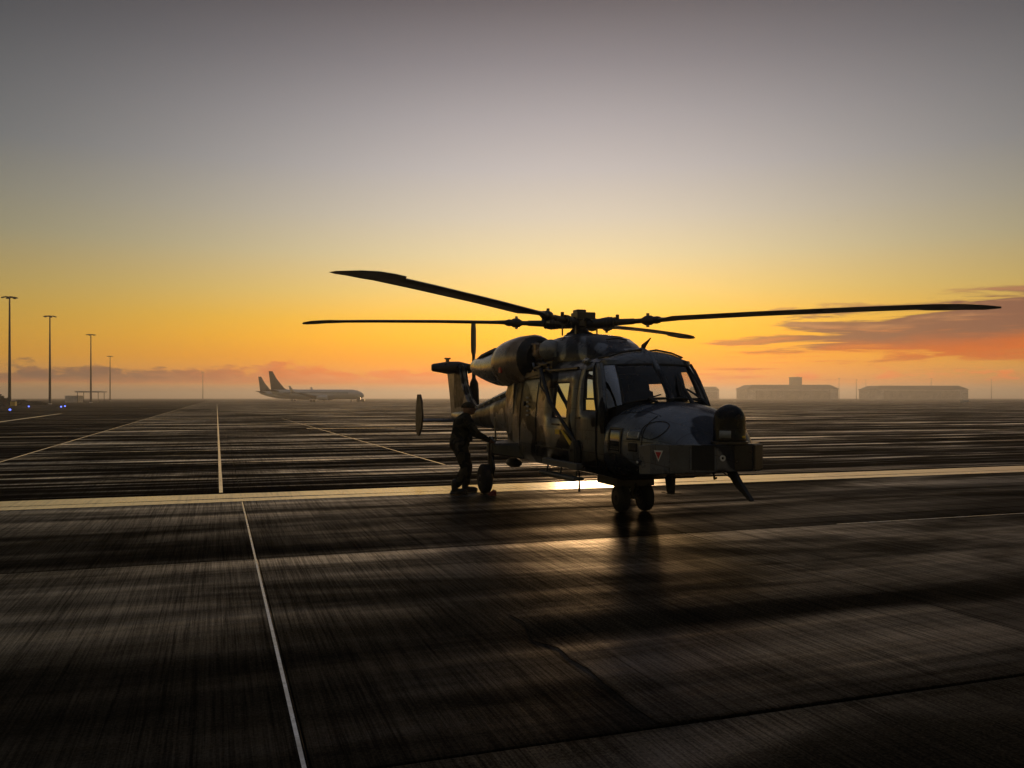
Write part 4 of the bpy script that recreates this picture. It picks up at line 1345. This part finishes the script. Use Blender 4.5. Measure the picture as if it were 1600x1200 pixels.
def hangar(px0, px1, py, d_, label, eave=.72):
    x0, x1 = fx(px0, d_), fx(px1, d_)
    h_ = CAM_H + (HOR - py) * d_ / FPX
    w_ = x1 - x0
    root = thing('hangar', label, 'hangar', ((x0 + x1) / 2, d_, .005), 0, 'hangars beyond the mist')
    dep = 45.0
    e_ = h_ * eave
    MB().box((0, dep / 2, e_ / 2), (w_ * .97, dep, e_)).build('hangar_wall', M['wall_mist'], root)
    rf = MB().loft([[(-w_ / 2, -.6, e_), (w_ / 2, -.6, e_), (w_ / 2, dep + .6, e_), (-w_ / 2, dep + .6, e_)],
                    [(-w_ / 2 + w_ * .085, 6, h_), (w_ / 2 - w_ * .085, 6, h_), (w_ / 2 - w_ * .085, dep - 6, h_), (-w_ / 2 + w_ * .085, dep - 6, h_)]]).build('hangar_roof', M['roof_far'], root)
    nd = 8
    for k in range(nd):
        MB().box((-w_ * .40 + w_ * .8 * (k + .5) / nd, -.12, e_ * .42), (w_ * .8 / nd - .25, .2, e_ * .84)).build('hangar_door', M['door_far'], root)
    return root, h_, w_


hg, hh, hw = hangar(1166, 1312, 601, 900, 'long low hangar with a square tower behind its roof')
hangar(1366, 1515, 602.5, 930, 'long low hangar at the right without a tower')
hangar(1088, 1124, 604, 980, 'partly hidden far hangar roof just right of the cockpit')
tw = thing('control_tower', 'square dark tower rising above the hangar roof at the right', 'tower', (fx(1243, 970), 970, .005))
zt_ = CAM_H + (HOR - 590) * 970 / FPX
MB().box((0, 0, zt_ / 2), (11.0, 11.0, zt_)).build('tower_wall', M['roof_far'], tw)
MB().box((0, 0, zt_ + .25), (11.8, 11.8, .5)).build('tower_parapet', M['roof_far'], tw)
MB().tube([(2.5, 0, zt_ + .4), (2.5, 0, zt_ + 1.6)], .2, 6).box((2.5, 0, zt_ + 1.4), (3.0, .3, .3)).build('tower_aerial', M['mast'], tw)
for k in range(3):
    MB().box((-3 + 3 * k, -5.55, zt_ - 2.0), (2.2, .2, 1.6)).build('window', M['plane_glass'], tw)

cn = thing('canopy_shelter', 'low flat-roofed shelter fading into mist at the left', 'shelter', (fx(142, 330), 330, .005))
bevel(MB().box((0, 0, 4.1), (9.5, 6, .5)).build('shelter_roof', M['wall_mist'], cn), .08)
MB().box((-6.5, 0, 1.3), (5, 4, 2.6)).build('shelter_wall', M['wall_mist'], cn)
for x in (-4, 4):
    for y in (-2.4, 2.4):
        MB().tube([(x, y, 0), (x, y, 3.9)], .12, 6).build('post', M['mast'], cn)
yb = thing('equipment_box', 'small yellow equipment box at the foot of the leftmost mast', 'box', (fx(21, 180), 180, .005))
bevel(MB().box((0, 0, .48), (1.0, .8, .9)).build('box_body', M['yellow'], yb), .03)
MB().box((0, 0, .97), (1.08, .88, .08)).build('box_lid', M['dark'], yb)
bl0 = None
for k, (px, py, lb) in enumerate([(15.5, 642.5, 'blue taxiway lamp nearest the left edge'), (45, 636.8, 'blue taxiway lamp right of the leftmost mast'), (95.5, 637.2, 'left one of two close blue taxiway lamps'), (101.5, 636.2, 'right one of two close blue taxiway lamps')]):
    if bl0 is None:
        bl0 = thing('taxiway_lamp', lb, 'lamp', group='blue taxiway lamps')
        MB().lathe((0, 0, 0), (0, 0, 1), [(0, .16), (.06, .15), (.08, .06), (.28, .05)], 10).build('lamp_stem', M['mast'], bl0, 40)
        MB().lathe((0, 0, .28), (0, 0, 1), [(0, .12), (.14, .12), (.20, .05)], 10).build('lamp_lens', M['blue_lamp'], bl0, 40)
        o = bl0
    else:
        o = copy_tree(bl0)
    dd = FPX * (CAM_H - .2) / (py - HOR)
    o.location = (fx(px, dd), dd, .005)
    o['label'] = lb
ms = thing('marker_board', 'small white marker board in the mist at the far right', 'sign', (fx(1507, 250), 250, .005))
MB().box((0, 0, .75), (2.6, .12, .6)).build('board', M['white'], ms)
for x in (-1, 1):
    MB().tube([(x, .08, 0), (x, .08, .9)], .05, 6).build('post', M['mast'], ms)

# shrubs at the left edge
M['leaf'] = simple('shrub_leaf', (.035, .04, .02), .7, scale=1.0)


def shrub(px, d_, w_, h_, label):
    root = thing('shrub', label, 'shrub', (fx(px, d_), d_, .005), 0, 'dark shrubs by the leftmost mast')
    rr_ = random.Random(int(px * 7 + 3))
    m_ = MB()
    for k in range(900):
        a, u_ = rr_.uniform(0, 2 * math.pi), rr_.random() ** .5
        z = rr_.random()
        rad = w_ / 2 * u_ * (1.05 - .75 * z ** 2)
        c_ = Vector((rad * math.cos(a), rad * math.sin(a) * .7, h_ * (.05 + .95 * z) * rr_.uniform(.8, 1.05)))
        n_ = Vector((rr_.gauss(0, 1), rr_.gauss(0, 1), rr_.gauss(0, 1))).normalized()
        t_ = n_.orthogonal().normalized() * .22
        b_ = n_.cross(t_).normalized() * .14
        m_.add([c_ - t_, c_ + b_, c_ + t_, c_ - b_], [(0, 1, 2, 3)])
    f_ = m_.build('foliage', M['leaf'], root)
    f_['kind'] = 'stuff'
    st_ = MB()
    for k in range(5):
        a = k * 1.25
        st_.tube([(.1 * math.cos(a), .1 * math.sin(a), 0), (.5 * math.cos(a), .4 * math.sin(a), h_ * .7)], [.06, .02], 5)
    st_.build('stem', M['boot'], root)


shrub(-3, 175, 4.0, 2.4, 'dark shrub cut by the left picture edge')
shrub(9, 182, 2.6, 1.6, 'dark shrub just left of the leftmost mast')
shrub(33, 195, 5.0, 1.2, 'low wide dark shrub right of the yellow box')
shrub(56, 205, 6.0, .9, 'lowest dark shrub between the two leftmost masts')

# bird
bd = MB().tube([(-.25, 0, 0), (-.1, 0, .02), (.15, 0, .03), (.3, 0, .02)], [.02, .07, .07, .02], 8)
bd.add([(.12, 0, .06), (-.1, 0, .06), (-.15, -.55, .2), (.02, -.5, .2)], [(0, 1, 2, 3)]).add([(.12, 0, .06), (-.1, 0, .06), (-.15, .55, .2), (.02, .5, .2)], [(0, 1, 2, 3)])
bo = bd.build('bird', M['black'], None, None, (fx(1308, 260), 260, CAM_H + (HOR - 345) * 260 / FPX), .4)
tag(bo, 'tiny dark bird flying high in the sky at the right', 'bird')

# ------------------------------------------------------------------ mist
hz = bpy.data.materials.new('mist_air')
hz.use_nodes = True
hz.node_tree.nodes.clear()
ho = hz.node_tree.nodes.new('ShaderNodeOutputMaterial')
pv = hz.node_tree.nodes.new('ShaderNodeVolumePrincipled')
pv.inputs['Color'].default_value = (.99, .975, .96, 1)
pv.inputs['Density'].default_value = .0007
pv.inputs['Anisotropy'].default_value = .6
hz.node_tree.links.new(pv.outputs[0], ho.inputs['Volume'])
o = MB().box((0, 0, (27.0 - 1.03) / 2), (2 * BIG * 1.45, 2 * BIG * 1.45, 27.0 + 1.03)).build('haze', hz)
tag(o, 'thin pale mist lying over the whole airfield', kind='stuff')
